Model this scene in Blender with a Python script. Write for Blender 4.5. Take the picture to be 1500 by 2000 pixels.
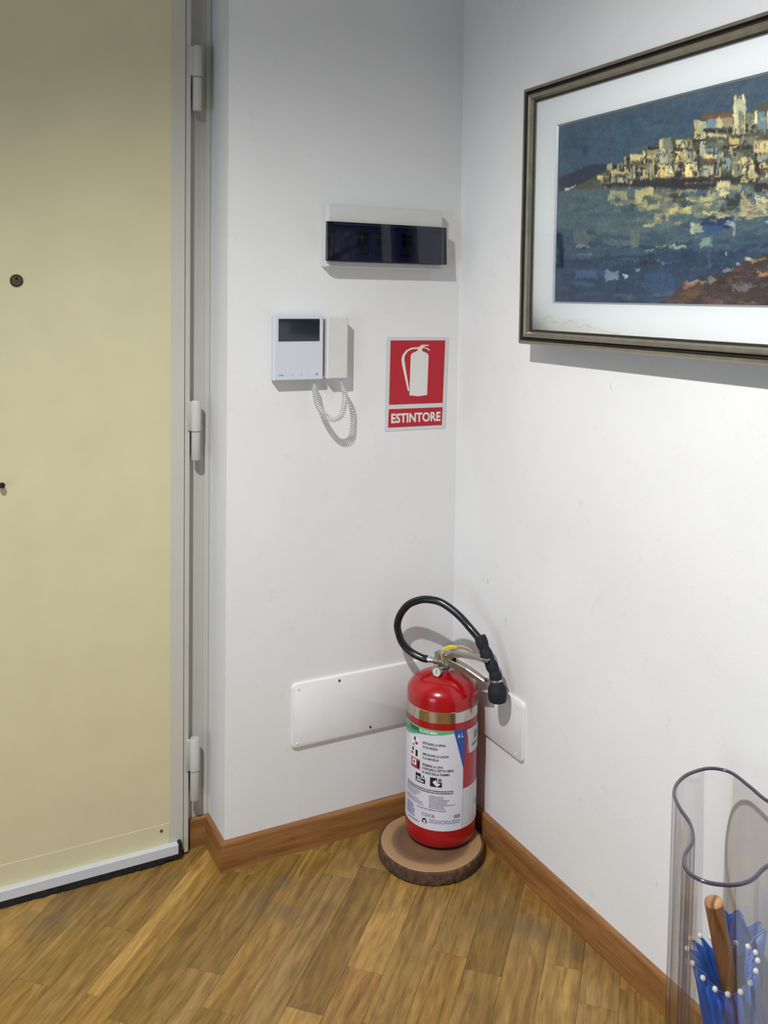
import bpy, math, random
import numpy as np
from mathutils import Vector, Matrix

sc = bpy.context.scene
COL = sc.collection
for o in list(bpy.data.objects):
    bpy.data.objects.remove(o)

# ------------------------------------------------------------------ camera
# world: back wall is y = 0, right wall is x = 0, floor z = 0 (metres)
CAM = Vector((-1.2909, -2.0606, 1.38))
RIGHT = Vector((0.88780, -0.46001, 0.01419)); UP = Vector((0.01046, 0.05100, 0.99864)); FWD = Vector((0.46011, 0.88645, -0.05009))
cd = bpy.data.cameras.new('camera'); cam = bpy.data.objects.new('camera', cd); COL.objects.link(cam)
cam.matrix_world = Matrix(((RIGHT.x, UP.x, -FWD.x, CAM.x), (RIGHT.y, UP.y, -FWD.y, CAM.y), (RIGHT.z, UP.z, -FWD.z, CAM.z), (0, 0, 0, 1)))
cd.sensor_fit = 'VERTICAL'; cd.sensor_height = 24.0; cd.lens = 1788.9 / 2000 * 24.0
cd.shift_y = -(1000 - 668.84) / 2000
cd.clip_start = 0.02
sc.camera = cam

# ------------------------------------------------------------------ world, lamps, exposure
w = bpy.data.worlds.new('world'); sc.world = w; w.use_nodes = True
w.node_tree.nodes['Background'].inputs[0].default_value = (0.75, 0.85, 1.0, 1); w.node_tree.nodes['Background'].inputs[1].default_value = 0.6
def lamp(name, kind, loc, energy, color, **kw):
    l = bpy.data.lights.new(name, kind); l.energy = energy; l.color = color
    for k, v in kw.items(): setattr(l, k, v)
    o = bpy.data.objects.new(name, l); o.location = loc; COL.objects.link(o)
    return o
spot = lamp('ceiling_spot', 'SPOT', (-1.48, -1.22, 2.42), 213, (1.0, 0.994, 0.975), spot_size=math.radians(133), spot_blend=1.0, shadow_soft_size=0.022)
spot.rotation_euler = Vector((0.37, -0.04, -1)).to_track_quat('-Z', 'Y').to_euler()
win = lamp('window_daylight', 'AREA', (-3.36, -1.9, 0.85), 24, (0.62, 0.78, 1.0), shape='RECTANGLE', size=1.15, size_y=1.5)
win.rotation_euler = (Vector((1, 0, 0))).to_track_quat('-Z', 'Y').to_euler()
vs = sc.view_settings
vs.view_transform = 'Standard'; vs.look = 'None'; vs.gamma = 1.0; vs.use_curve_mapping = False
vs.exposure = 0.0

# ------------------------------------------------------------------ helpers
ORG = {}
def link(name, me, parent=None):
    o = bpy.data.objects.new(name, me); COL.objects.link(o)
    if parent is not None:
        o.parent = parent
        ORG[o.name] = ORG[parent.name]
    return o
def thing(name, loc, label, cat, group=None, kind=None):
    o = link(name, None); o.location = loc; o.empty_display_size = 0.05
    ORG[o.name] = Vector(loc)
    return tag(o, label, cat, group, kind)
def tag(o, label=None, cat=None, group=None, kind=None):
    if label: o['label'] = label
    if cat: o['category'] = cat
    if group: o['group'] = group
    if kind: o['kind'] = kind
    return o
def mesh(name, V, F, mat, parent=None, smooth=False, origin=None):
    """V in world coordinates; the object's origin is its thing's origin"""
    org = ORG[parent.name] if parent is not None else Vector(origin or (0, 0, 0))
    me = bpy.data.meshes.new(name)
    me.from_pydata([(v[0] - org[0], v[1] - org[1], v[2] - org[2]) for v in V], [], F)
    me.validate(); me.update()
    if mat is not None: me.materials.append(mat)
    if smooth:
        me.polygons.foreach_set('use_smooth', [True] * len(me.polygons))
    o = link(name, me, parent)
    if parent is None:
        o.location = org; ORG[o.name] = Vector(org)
    return o
def sharp(o, ang=40):
    me = o.data
    me.set_sharp_from_angle(angle=math.radians(ang)); return o
class MB:
    def __init__(s): s.V = []; s.F = []
    def add(s, V, F):
        n = len(s.V); s.V += [tuple(v) for v in V]; s.F += [tuple(i + n for i in f) for f in F]; return s
    def box(s, x0, x1, y0, y1, z0, z1, b=0.0):
        if b <= 0:
            V = [(x, y, z) for x in (x0, x1) for y in (y0, y1) for z in (z0, z1)]
            F = [(0, 1, 3, 2), (4, 6, 7, 5), (0, 4, 5, 1), (2, 3, 7, 6), (0, 2, 6, 4), (1, 5, 7, 3)]
            return s.add(V, F)
        V = []; ix = {}
        c = ((x0, x1), (y0, y1), (z0, z1))
        for i in (0, 1):
            for j in (0, 1):
                for k in (0, 1):
                    p = (c[0][i], c[1][j], c[2][k]); sg = (1 if i == 0 else -1, 1 if j == 0 else -1, 1 if k == 0 else -1)
                    for a in range(3):     # vertex lying on the face normal to axis a
                        q = [p[d] + (0 if d == a else b * sg[d]) for d in range(3)]
                        ix[i, j, k, a] = len(V); V.append(tuple(q))
        F = []
        for a in range(3):
            u, v = [d for d in range(3) if d != a]
            for e in (0, 1):
                f = []
                for (p, q) in ((0, 0), (1, 0), (1, 1), (0, 1)):
                    t = [0, 0, 0]; t[a] = e; t[u] = p; t[v] = q; f.append(ix[t[0], t[1], t[2], a])
                F.append(f)
        for a in range(3):                  # edges along axis a
            u, v = [d for d in range(3) if d != a]
            for p in (0, 1):
                for q in (0, 1):
                    f = []
                    for e, first in ((0, u), (0, v), (1, v), (1, u)):
                        t = [0, 0, 0]; t[a] = e; t[u] = p; t[v] = q; f.append(ix[t[0], t[1], t[2], first])
                    F.append(f)
        for i in (0, 1):
            for j in (0, 1):
                for k in (0, 1):
                    F.append([ix[i, j, k, a] for a in range(3)])
        return s.add(V, F)
    def tube(s, pts, r, n=12, caps=True, up=None):
        pts = [Vector(p) for p in pts]; m = len(pts)
        rad = r if isinstance(r, (list, tuple)) else [r] * m
        T = []
        for i in range(m):
            d = pts[min(i + 1, m - 1)] - pts[max(i - 1, 0)]
            T.append(d.normalized() if d.length > 1e-9 else (T[-1] if T else Vector((0, 0, 1))))
        a = T[0].orthogonal().normalized() if up is None else (Vector(up) - T[0] * T[0].dot(Vector(up))).normalized()
        V = []
        for i in range(m):
            a = (a - T[i] * a.dot(T[i])).normalized(); b = T[i].cross(a)
            for k in range(n):
                th = 2 * math.pi * k / n
                V.append(pts[i] + (a * math.cos(th) + b * math.sin(th)) * rad[i])
        F = [(i * n + k, i * n + (k + 1) % n, (i + 1) * n + (k + 1) % n, (i + 1) * n + k) for i in range(m - 1) for k in range(n)]
        if caps:
            F.append(tuple(range(n - 1, -1, -1))); F.append(tuple((m - 1) * n + k for k in range(n)))
        return s.add(V, F)
    def lathe(s, c, prof, n=48, cap0=True, cap1=True, fn=None):
        V = []
        for (r, z) in prof:
            for k in range(n):
                th = 2 * math.pi * k / n
                rr = r * (fn(th, z) if fn else 1)
                V.append((c[0] + rr * math.cos(th), c[1] + rr * math.sin(th), z))
        m = len(prof)
        F = [(i * n + k, i * n + (k + 1) % n, (i + 1) * n + (k + 1) % n, (i + 1) * n + k) for i in range(m - 1) for k in range(n)]
        if cap0: F.append(tuple(range(n - 1, -1, -1)))
        if cap1: F.append(tuple((m - 1) * n + k for k in range(n)))
        return s.add(V, F)
    def prism(s, poly, fn, d0, d1):
        """poly in 2-D, fn(a, b, d) -> world"""
        n = len(poly)
        V = [fn(a, b, d0) for a, b in poly] + [fn(a, b, d1) for a, b in poly]
        F = [tuple(range(n)), tuple(range(2 * n - 1, n - 1, -1))] + [(i, i + n, (i + 1) % n + n, (i + 1) % n) for i in range(n)]
        return s.add(V, F)
    def build(s, name, mat, parent=None, smooth=False, origin=None, ang=None):
        o = mesh(name, s.V, s.F, mat, parent, smooth or ang is not None, origin)
        if ang is not None: sharp(o, ang)
        return o
def fix_normals(o):
    import bmesh
    bm = bmesh.new(); bm.from_mesh(o.data); bmesh.ops.recalc_face_normals(bm, faces=bm.faces); bm.to_mesh(o.data); bm.free(); return o
def catmull(P, n=8, closed=False):
    P = [Vector(p) for p in P]; out = []; m = len(P)
    rng = range(m) if closed else range(m - 1)
    for i in rng:
        g = (lambda k: P[k % m]) if closed else (lambda k: P[max(0, min(m - 1, k))])
        p0, p1, p2, p3 = g(i - 1), g(i), g(i + 1), g(i + 2)
        for j in range(n):
            t = j / n
            out.append(0.5 * ((2 * p1) + (p2 - p0) * t + (2 * p0 - 5 * p1 + 4 * p2 - p3) * t * t + (3 * p1 - p0 - 3 * p2 + p3) * t ** 3))
    if not closed: out.append(P[-1])
    return out
def rounded(x0, x1, y0, y1, r, n=5):
    out = []
    for cx, cy, a in ((x1 - r, y1 - r, 0), (x0 + r, y1 - r, 90), (x0 + r, y0 + r, 180), (x1 - r, y0 + r, 270)):
        for k in range(n + 1):
            t = math.radians(a + 90 * k / n); out.append((cx + r * math.cos(t), cy + r * math.sin(t)))
    return out
def text2d(body, x0, x1, y0, y1, bold=0.0, spacing=1.0):
    """letter outlines filled, fitted into the box"""
    c = bpy.data.curves.new('lettering', 'FONT'); c.body = body; c.size = 1; c.offset = bold; c.resolution_u = 3; c.space_character = spacing; c.fill_mode = 'FRONT'
    o = bpy.data.objects.new('lettering', c); COL.objects.link(o)
    dg = bpy.context.evaluated_depsgraph_get(); dg.update()
    me = bpy.data.meshes.new_from_object(o.evaluated_get(dg))
    V = [(v.co.x, v.co.y) for v in me.vertices]; F = [tuple(p.vertices) for p in me.polygons]
    bpy.data.objects.remove(o); bpy.data.curves.remove(c); bpy.data.meshes.remove(me)
    ax, bx = min(v[0] for v in V), max(v[0] for v in V); ay, by = min(v[1] for v in V), max(v[1] for v in V)
    return [(x0 + (x - ax) / (bx - ax) * (x1 - x0), y0 + (y - ay) / (by - ay) * (y1 - y0)) for x, y in V], F
def S(r, g, b):
    f = lambda c: (c / 255 / 12.92) if c / 255 <= 0.04045 else ((c / 255 + 0.055) / 1.055) ** 2.4
    return (f(r), f(g), f(b), 1.0)

# ------------------------------------------------------------------ materials
def new_mat(name):
    m = bpy.data.materials.new(name); m.use_nodes = True
    nt = m.node_tree; return m, nt, nt.nodes, nt.links, nt.nodes['Principled BSDF']
def plain(name, col, rough=0.5, metal=0.0, var=0.0, scale=30.0, bump=0.0, bscale=400.0, coat=0.0, spec=0.5, coords='Object'):
    m, nt, N, L, P = new_mat(name)
    P.inputs['Base Color'].default_value = col; P.inputs['Roughness'].default_value = rough; P.inputs['Metallic'].default_value = metal
    P.inputs['Coat Weight'].default_value = coat; P.inputs['Specular IOR Level'].default_value = spec
    tc = N.new('ShaderNodeTexCoord')
    n = N.new('ShaderNodeTexNoise'); n.inputs['Scale'].default_value = scale; n.inputs['Detail'].default_value = 4
    L.new(tc.outputs[coords], n.inputs['Vector'])
    r = N.new('ShaderNodeValToRGB'); e = r.color_ramp.elements
    e[0].position = 0.3; e[1].position = 0.7
    k = max(var, 0.004)
    e[0].color = tuple(c * (1 - k) for c in col[:3]) + (1,); e[1].color = tuple(min(1, c * (1 + k)) for c in col[:3]) + (1,)
    L.new(n.outputs['Fac'], r.inputs['Fac']); L.new(r.outputs['Color'], P.inputs['Base Color'])
    if bump:
        nb = N.new('ShaderNodeTexNoise'); nb.inputs['Scale'].default_value = bscale; nb.inputs['Detail'].default_value = 3
        L.new(tc.outputs[coords], nb.inputs['Vector'])
        b = N.new('ShaderNodeBump'); b.inputs['Strength'].default_value = bump; b.inputs['Distance'].default_value = 0.001
        L.new(nb.outputs['Fac'], b.inputs['Height']); L.new(b.outputs['Normal'], P.inputs['Normal'])
    return m
def wall_mat(name, col, smudge=0.06):
    """painted plaster: soft mottling, faint scuffs, fine roller texture"""
    m, nt, N, L, P = new_mat(name)
    P.inputs['Roughness'].default_value = 0.62; P.inputs['Specular IOR Level'].default_value = 0.3
    g = N.new('ShaderNodeNewGeometry')
    def noise(scale, detail, vec=None, rough=0.5):
        n = N.new('ShaderNodeTexNoise'); n.inputs['Scale'].default_value = scale; n.inputs['Detail'].default_value = detail; n.inputs['Roughness'].default_value = rough
        L.new(vec or g.outputs['Position'], n.inputs['Vector']); return n
    def ramp(src, p0, c0, p1, c1):
        r = N.new('ShaderNodeValToRGB'); e = r.color_ramp.elements; e[0].position = p0; e[1].position = p1; e[0].color = c0; e[1].color = c1
        L.new(src, r.inputs['Fac']); return r
    def mul(a, b):
        x = N.new('ShaderNodeMix'); x.data_type = 'RGBA'; x.blend_type = 'MULTIPLY'; x.inputs[0].default_value = 1
        L.new(a, x.inputs[6]); L.new(b, x.inputs[7]); return x.outputs[2]
    W = (1, 1, 1, 1)
    a = ramp(noise(3.0, 5).outputs['Fac'], 0.35, tuple(c * (1 - smudge) for c in col[:3]) + (1,), 0.7, col)
    sc1 = ramp(noise(22.0, 8, rough=0.7).outputs['Fac'], 0.30, (0.94, 0.94, 0.93, 1), 0.42, W)
    mp = N.new('ShaderNodeMapping'); mp.inputs['Scale'].default_value = (1, 1, 0.35); mp.inputs['Rotation'].default_value = (0.5, 0.3, 0)
    L.new(g.outputs['Position'], mp.inputs['Vector'])
    sp = ramp(noise(34.0, 2, mp.outputs['Vector']).outputs['Fac'], 0.185, (0.62, 0.62, 0.66, 1), 0.215, W)
    L.new(mul(mul(a.outputs['Color'], sc1.outputs['Color']), sp.outputs['Color']), P.inputs['Base Color'])
    b = N.new('ShaderNodeBump'); b.inputs['Strength'].default_value = 0.18; b.inputs['Distance'].default_value = 0.0015
    n2 = noise(170.0, 4); n3 = noise(9.0, 3)
    ad = N.new('ShaderNodeMath'); ad.operation = 'MULTIPLY_ADD'; ad.inputs[1].default_value = 3.0
    L.new(n3.outputs['Fac'], ad.inputs[0]); L.new(n2.outputs['Fac'], ad.inputs[2])
    L.new(ad.outputs[0], b.inputs['Height']); L.new(b.outputs['Normal'], P.inputs['Normal'])
    return m
def wood_mat(name, c_dark, c_mid, c_light, rough=0.35, along='X', use_color=False, scale=1.0, stain=False, coat=0.0):
    m, nt, N, L, P = new_mat(name)
    P.inputs['Roughness'].default_value = rough; P.inputs['Coat Weight'].default_value = coat; P.inputs['Coat Roughness'].default_value = 0.25
    tc = N.new('ShaderNodeTexCoord'); oi = N.new('ShaderNodeObjectInfo')
    off = N.new('ShaderNodeVectorMath'); off.operation = 'MULTIPLY_ADD'
    comb = N.new('ShaderNodeCombineXYZ')
    for k in range(3): L.new(oi.outputs['Random'], comb.inputs[k])
    off.inputs[1].default_value = (13.0, 7.0, 5.0); L.new(comb.outputs[0], off.inputs[0]); L.new(tc.outputs['Object'], off.inputs[2])
    mp = N.new('ShaderNodeMapping')
    st = {'X': (3.5, 42, 42), 'Y': (42, 3.5, 42), 'Z': (42, 42, 3.5)}[along]
    mp.inputs['Scale'].default_value = tuple(s * scale for s in st)
    L.new(off.outputs[0], mp.inputs['Vector'])
    n = N.new('ShaderNodeTexNoise'); n.inputs['Scale'].default_value = 1.0; n.inputs['Detail'].default_value = 7; n.inputs['Roughness'].default_value = 0.62; n.inputs['Distortion'].default_value = 0.8
    L.new(mp.outputs[0], n.inputs['Vector'])
    r = N.new('ShaderNodeValToRGB'); e = r.color_ramp.elements
    e[0].position = 0.33; e[0].color = c_dark; e[1].position = 0.68; e[1].color = c_light
    x = e.new(0.5); x.color = c_mid
    L.new(n.outputs['Fac'], r.inputs['Fac']); out = r.outputs['Color']
    # fine pores
    mp2 = N.new('ShaderNodeMapping'); mp2.inputs['Scale'].default_value = tuple(s * scale * (3 if s > 10 else 2.4) for s in st); L.new(off.outputs[0], mp2.inputs['Vector'])
    n2 = N.new('ShaderNodeTexNoise'); n2.inputs['Scale'].default_value = 1.6; n2.inputs['Detail'].default_value = 4
    L.new(mp2.outputs[0], n2.inputs['Vector'])
    r2 = N.new('ShaderNodeValToRGB'); r2.color_ramp.elements[0].position = 0.34; r2.color_ramp.elements[0].color = (0.74, 0.70, 0.64, 1); r2.color_ramp.elements[1].position = 0.5
    L.new(n2.outputs['Fac'], r2.inputs['Fac'])
    def mul(a, b, f=1.0):
        q = N.new('ShaderNodeMix'); q.data_type = 'RGBA'; q.blend_type = 'MULTIPLY'; q.inputs[0].default_value = f
        L.new(a, q.inputs[6]); L.new(b, q.inputs[7]); return q.outputs[2]
    out = mul(out, r2.outputs['Color'], 0.8)
    if use_color:
        out = mul(out, oi.outputs['Color'])
        mp3 = N.new('ShaderNodeMapping'); mp3.inputs['Scale'].default_value = (7, 26, 7); L.new(off.outputs[0], mp3.inputs['Vector'])     # cloudy oak figure
        n3 = N.new('ShaderNodeTexNoise'); n3.inputs['Scale'].default_value = 1.0; n3.inputs['Detail'].default_value = 5; n3.inputs['Distortion'].default_value = 2.2; L.new(mp3.outputs[0], n3.inputs['Vector'])
        r3 = N.new('ShaderNodeValToRGB'); r3.color_ramp.elements[0].position = 0.34; r3.color_ramp.elements[0].color = (0.74, 0.72, 0.68, 1); r3.color_ramp.elements[1].position = 0.60; r3.color_ramp.elements[1].color = (1.0, 1.0, 1.0, 1)
        L.new(n3.outputs['Fac'], r3.inputs['Fac']); out = mul(out, r3.outputs['Color'])
    if stain:      # worn grey stains in the varnish, each at its own place on the floor
        g = N.new('ShaderNodeNewGeometry')
        nn = N.new('ShaderNodeTexNoise'); nn.inputs['Scale'].default_value = 11; nn.inputs['Detail'].default_value = 5; L.new(g.outputs['Position'], nn.inputs['Vector'])
        acc = None
        for (sx, sy, rad) in ((-0.10, -0.50, 0.085), (-0.155, -0.42, 0.055), (-0.06, -0.58, 0.05), (-1.02, 0.03, 0.11), (-0.93, 0.02, 0.08), (-0.55, -0.16, 0.11), (-0.075, -0.27, 0.05), (-0.50, -0.10, 0.06)):
            d = N.new('ShaderNodeVectorMath'); d.operation = 'DISTANCE'; d.inputs[1].default_value = (sx, sy, 0); L.new(g.outputs['Position'], d.inputs[0])
            mr = N.new('ShaderNodeMapRange'); mr.inputs[1].default_value = rad; mr.inputs[2].default_value = rad * 0.25; L.new(d.outputs['Value'], mr.inputs[0])
            if acc is None: acc = mr.outputs[0]
            else:
                mx = N.new('ShaderNodeMath'); mx.operation = 'MAXIMUM'; L.new(acc, mx.inputs[0]); L.new(mr.outputs[0], mx.inputs[1]); acc = mx.outputs[0]
        mm = N.new('ShaderNodeMath'); mm.operation = 'MULTIPLY'; L.new(acc, mm.inputs[0])
        rr = N.new('ShaderNodeValToRGB'); rr.color_ramp.elements[0].position = 0.38; rr.color_ramp.elements[1].position = 0.66; L.new(nn.outputs['Fac'], rr.inputs['Fac'])
        L.new(rr.outputs['Color'], mm.inputs[1])
        q = N.new('ShaderNodeMix'); q.data_type = 'RGBA'; q.blend_type = 'MIX'; q.inputs[7].default_value = S(92, 84, 66)
        sc_ = N.new('ShaderNodeMath'); sc_.operation = 'MULTIPLY'; sc_.inputs[1].default_value = 0.75; L.new(mm.outputs[0], sc_.inputs[0])
        L.new(sc_.outputs[0], q.inputs[0]); L.new(out, q.inputs[6]); out = q.outputs[2]
    L.new(out, P.inputs['Base Color'])
    b = N.new('ShaderNodeBump'); b.inputs['Strength'].default_value = 0.12; b.inputs['Distance'].default_value = 0.0006
    L.new(n2.outputs['Fac'], b.inputs['Height']); L.new(b.outputs['Normal'], P.inputs['Normal'])
    return m
def glass_mat(name, tint, edge, refl=0.06, rough=0.02):
    """thin clear sheet: transmits straight through, darker where looked at edgewise, with a Fresnel reflection"""
    m, nt, N, L, P = new_mat(name); N.remove(P)
    out = N['Material Output']
    lw = N.new('ShaderNodeLayerWeight'); lw.inputs['Blend'].default_value = 0.5
    r = N.new('ShaderNodeValToRGB'); r.color_ramp.elements[0].position = 0.74; r.color_ramp.elements[0].color = tint
    r.color_ramp.elements[1].position = 1.0; r.color_ramp.elements[1].color = edge
    L.new(lw.outputs['Facing'], r.inputs['Fac'])
    tr = N.new('ShaderNodeBsdfTransparent'); L.new(r.outputs['Color'], tr.inputs['Color'])
    gl = N.new('ShaderNodeBsdfGlossy'); gl.inputs['Roughness'].default_value = rough
    fr = N.new('ShaderNodeFresnel'); fr.inputs['IOR'].default_value = 1.45
    mx = N.new('ShaderNodeMath'); mx.operation = 'MULTIPLY'; mx.inputs[1].default_value = refl / 0.034; mx.use_clamp = True; L.new(fr.outputs[0], mx.inputs[0])
    ms = N.new('ShaderNodeMixShader'); L.new(mx.outputs[0], ms.inputs[0]); L.new(tr.outputs[0], ms.inputs[1]); L.new(gl.outputs[0], ms.inputs[2])
    L.new(ms.outputs[0], out.inputs['Surface'])
    return m

M = {}
M['wall'] = wall_mat('wall_plaster', (0.80, 0.80, 0.795, 1))
M['wall_far'] = plain('far_wall_darkened', (0.42, 0.43, 0.45, 1), 0.8, var=0.03, scale=3)  # unseen hall walls, colour darkened to cut the light they bounce
M['ceiling'] = plain('ceiling_paint', (0.80, 0.80, 0.79, 1), 0.8, var=0.02, scale=3)
M['plank'] = wood_mat('oak_parquet', S(128, 99, 50), S(154, 122, 65), S(170, 139, 80), 0.38, 'X', True, 1.0, True)
M['subfloor'] = wood_mat('oak_floor_far', S(120, 92, 56), S(150, 118, 72), S(165, 134, 88), 0.4, 'X')
M['base'] = wood_mat('oak_baseboard', S(126, 84, 46), S(148, 101, 58), S(162, 116, 70), 0.38, 'X')
M['base_y'] = wood_mat('oak_baseboard_side', S(126, 84, 46), S(148, 101, 58), S(162, 116, 70), 0.38, 'Y')
M['door'] = plain('door_beige_laminate', S(212, 204, 166), 0.45, var=0.03, scale=9, bump=0.03, bscale=60)
M['door_grey'] = plain('door_edge_paint', S(196, 195, 182), 0.45, var=0.02, scale=12)
M['frame_paint'] = plain('jamb_paint', S(190, 190, 182), 0.5, var=0.025, scale=14, bump=0.05, bscale=90)
M['alu_white'] = plain('white_aluminium', S(205, 208, 212), 0.4, var=0.02)
M['black_rubber'] = plain('black_rubber', S(16, 17, 22), 0.7, var=0.2, scale=200, bump=0.3, bscale=700)
M['dark_gap'] = plain('dark_gap_tone', S(58, 57, 52), 0.8)  # dark tone for the shaded door gaps; the hinge pins share it
M['brass'] = plain('aged_brass', S(112, 104, 82), 0.35, 0.7, var=0.2, scale=160)
M['brass_dark'] = plain('dark_bronze', S(62, 58, 45), 0.4, 0.6, var=0.2, scale=160)
M['lens'] = plain('black_glass', S(12, 12, 12), 0.08)
M['screw'] = plain('dull_screw', S(150, 148, 140), 0.4, 0.5)
M['screw_dark'] = plain('rusty_screw', S(96, 92, 86), 0.5, 0.5)
M['cover'] = plain('painted_cover', (0.77, 0.77, 0.765, 1), 0.6, var=0.03, scale=14, bump=0.12, bscale=150)
M['abs_white'] = plain('white_plastic', S(228, 228, 224), 0.38, var=0.015)
M['abs_ivory'] = plain('aged_white_plastic', S(210, 210, 205), 0.42, var=0.02)
M['abs_blue'] = plain('cool_white_plastic', S(206, 209, 219), 0.30, var=0.012)
M['screen'] = plain('dark_screen', S(22, 30, 44), 0.10, var=0.15, scale=20, coat=0.3)
M['icon'] = plain('grey_print', S(120, 122, 130), 0.5)
M['smoke'] = glass_mat('smoked_lid', (0.125, 0.125, 0.22, 1), (0.02, 0.02, 0.04, 1), 0.05, 0.05)
M['lid_edge'] = plain('smoked_lid_edge', S(22, 24, 36), 0.25)
M['breaker'] = plain('breaker_grey', S(150, 152, 156), 0.5)
M['breaker_dark'] = plain('breaker_black', S(16, 16, 20), 0.5)
M['well'] = plain('panel_recess', S(186, 186, 214), 0.6)
M['sign_white'] = plain('sign_white_plastic', S(205, 208, 208), 0.42, var=0.02)
M['sign_red'] = plain('sign_red_print', S(178, 14, 34), 0.40, var=0.05, scale=40)
M['sign_print'] = plain('sign_white_print', S(218, 218, 212), 0.45)
M['red'] = plain('extinguisher_red', S(164, 4, 16), 0.22, var=0.03, scale=20, coat=0.3, bump=0.015, bscale=60)
M['chrome'] = plain('mirror_steel', S(205, 200, 190), 0.14, 1.0, var=0.03, scale=40)
M['steel'] = plain('zinc_steel', S(172, 168, 160), 0.30, 1.0, var=0.10, scale=90, bump=0.05)
M['steel_bright'] = plain('bright_ferrule', S(206, 214, 226), 0.25, 1.0, var=0.05, scale=90)
M['hose'] = plain('black_hose', S(14, 15, 20), 0.22, var=0.2, scale=60)
M['hose_cloth'] = plain('black_foam_sleeve', S(16, 19, 30), 0.75, var=0.25, scale=120, bump=0.4, bscale=300)
M['yellow'] = plain('yellow_seal', S(232, 214, 40), 0.4)
M['gauge_face'] = plain('gauge_face', S(200, 204, 196), 0.3)
M['gauge_green'] = plain('gauge_green', S(60, 140, 70), 0.4)
M['lab'] = plain('label_paper', S(214, 214, 222), 0.35, var=0.015, scale=30)
M['lab2'] = plain('label_paper_side', S(206, 208, 212), 0.35, var=0.03, scale=60)
M['lab_green'] = plain('label_green', S(98, 168, 132), 0.35, var=0.05, scale=60)
M['lab_green_dark'] = plain('label_dark_green', S(30, 92, 76), 0.35)
M['lab_blue'] = plain('label_blue', S(30, 76, 158), 0.35, var=0.04, scale=60)
M['ink'] = plain('label_ink', S(52, 52, 64), 0.4)
M['ink_soft'] = plain('label_fine_print', S(140, 142, 156), 0.4)
M['ink_blue'] = plain('label_blue_print', S(134, 140, 196), 0.4)
M['ink_red'] = plain('label_red_print', S(196, 90, 96), 0.4)
M['ink_black'] = plain('label_black', S(20, 24, 36), 0.4)
M['pict_red'] = plain('label_pictogram_red', S(170, 50, 62), 0.4)
M['hand'] = plain('label_pictogram_white', S(226, 230, 232), 0.4)
M['bark'] = plain('tree_bark', S(84, 60, 44), 0.85, var=0.55, scale=70, bump=0.9, bscale=160)
M['frame_metal'] = plain('tarnished_silver_gilt', S(146, 140, 124), 0.34, 0.75, var=0.14, scale=35, bump=0.06, bscale=120)
M['frame_dark'] = plain('frame_dark_groove', S(44, 40, 36), 0.5, 0.3, var=0.2, scale=60)
M['lip'] = plain('mat_silver_lip', S(176, 180, 182), 0.35, 0.4)
M['back'] = plain('hardboard', S(120, 96, 70), 0.8)
M['pane'] = glass_mat('picture_glass', (0.97, 0.98, 0.975, 1), (0.9, 0.92, 0.9, 1), 0.034, 0.01)
M['vase'] = glass_mat('clear_vase_glass', (0.99, 0.99, 0.991, 1), (0.52, 0.47, 0.50, 1), 0.012, 0.02)
M['rim'] = plain('vase_rim_tint', S(74, 67, 86), 0.15, coat=0.3)
M['vase_floor'] = glass_mat('thick_vase_base', (0.80, 0.80, 0.84, 1), (0.4, 0.4, 0.44, 1), 0.05, 0.02)
M['umb'] = plain('blue_umbrella_cloth', S(36, 92, 178), 0.42, var=0.22, scale=26, bump=0.25, bscale=50)
M['umb2'] = plain('deep_blue_umbrella_cloth', S(28, 88, 168), 0.45, var=0.25, scale=22, bump=0.25, bscale=50)
M['umb_hem'] = plain('pale_blue_hem', S(92, 140, 214), 0.4)
M['pearl'] = plain('white_rib_tip', S(238, 236, 226), 0.25)
M['shaft'] = plain('umbrella_shaft', S(60, 62, 70), 0.3, 0.8)
M['handle_wood'] = wood_mat('umbrella_handle_wood', S(124, 82, 50), S(152, 104, 66), S(178, 128, 84), 0.4, 'Z')
M['handle_end'] = plain('handle_cut_end', S(198, 148, 104), 0.5, var=0.12, scale=90)

# mat board of the picture: white card with a brownish water line in the lower corner
def matboard():
    m, nt, N, L, P = new_mat('white_mat_board'); P.inputs['Roughness'].default_value = 0.7
    g = N.new('ShaderNodeNewGeometry'); s = N.new('ShaderNodeSeparateXYZ'); L.new(g.outputs['Position'], s.inputs[0])
    n = N.new('ShaderNodeTexNoise'); n.inputs['Scale'].default_value = 26; n.inputs['Detail'].default_value = 4; L.new(g.outputs['Position'], n.inputs['Vector'])
    def math_(op, a, b):
        q = N.new('ShaderNodeMath'); q.operation = op
        for i, v in enumerate((a, b)):
            if isinstance(v, (int, float)): q.inputs[i].default_value = v
            else: L.new(v, q.inputs[i])
        return q.outputs[0]
    # height of the tide mark above the lower frame edge falls off with distance from the corner
    dy = math_('MULTIPLY', math_('ADD', s.outputs['Y'], 0.381), -1.0)
    line = math_('SUBTRACT', math_('ADD', math_('MULTIPLY', n.outputs['Fac'], 0.05), 0.008), math_('MULTIPLY', dy, 0.11))
    h = math_('SUBTRACT', math_('SUBTRACT', s.outputs['Z'], 1.3077), line)
    r = N.new('ShaderNodeValToRGB'); e = r.color_ramp.elements
    e[0].position = 0.0; e[0].color = S(218, 216, 207); e[1].position = 1.0; e[1].color = (0.71, 0.725, 0.72, 1)
    a = e.new(0.47); a.color = S(219, 218, 210); b = e.new(0.50); b.color = S(205, 202, 189); c = e.new(0.53); c.color = (0.71, 0.72, 0.71, 1)
    k = math_('ADD', math_('MULTIPLY', h, 14.0), 0.5); cl = N.new('ShaderNodeClamp'); L.new(k, cl.inputs[0])
    L.new(cl.outputs[0], r.inputs['Fac']); L.new(r.outputs['Color'], P.inputs['Base Color'])
    return m
M['mat'] = matboard()
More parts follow.
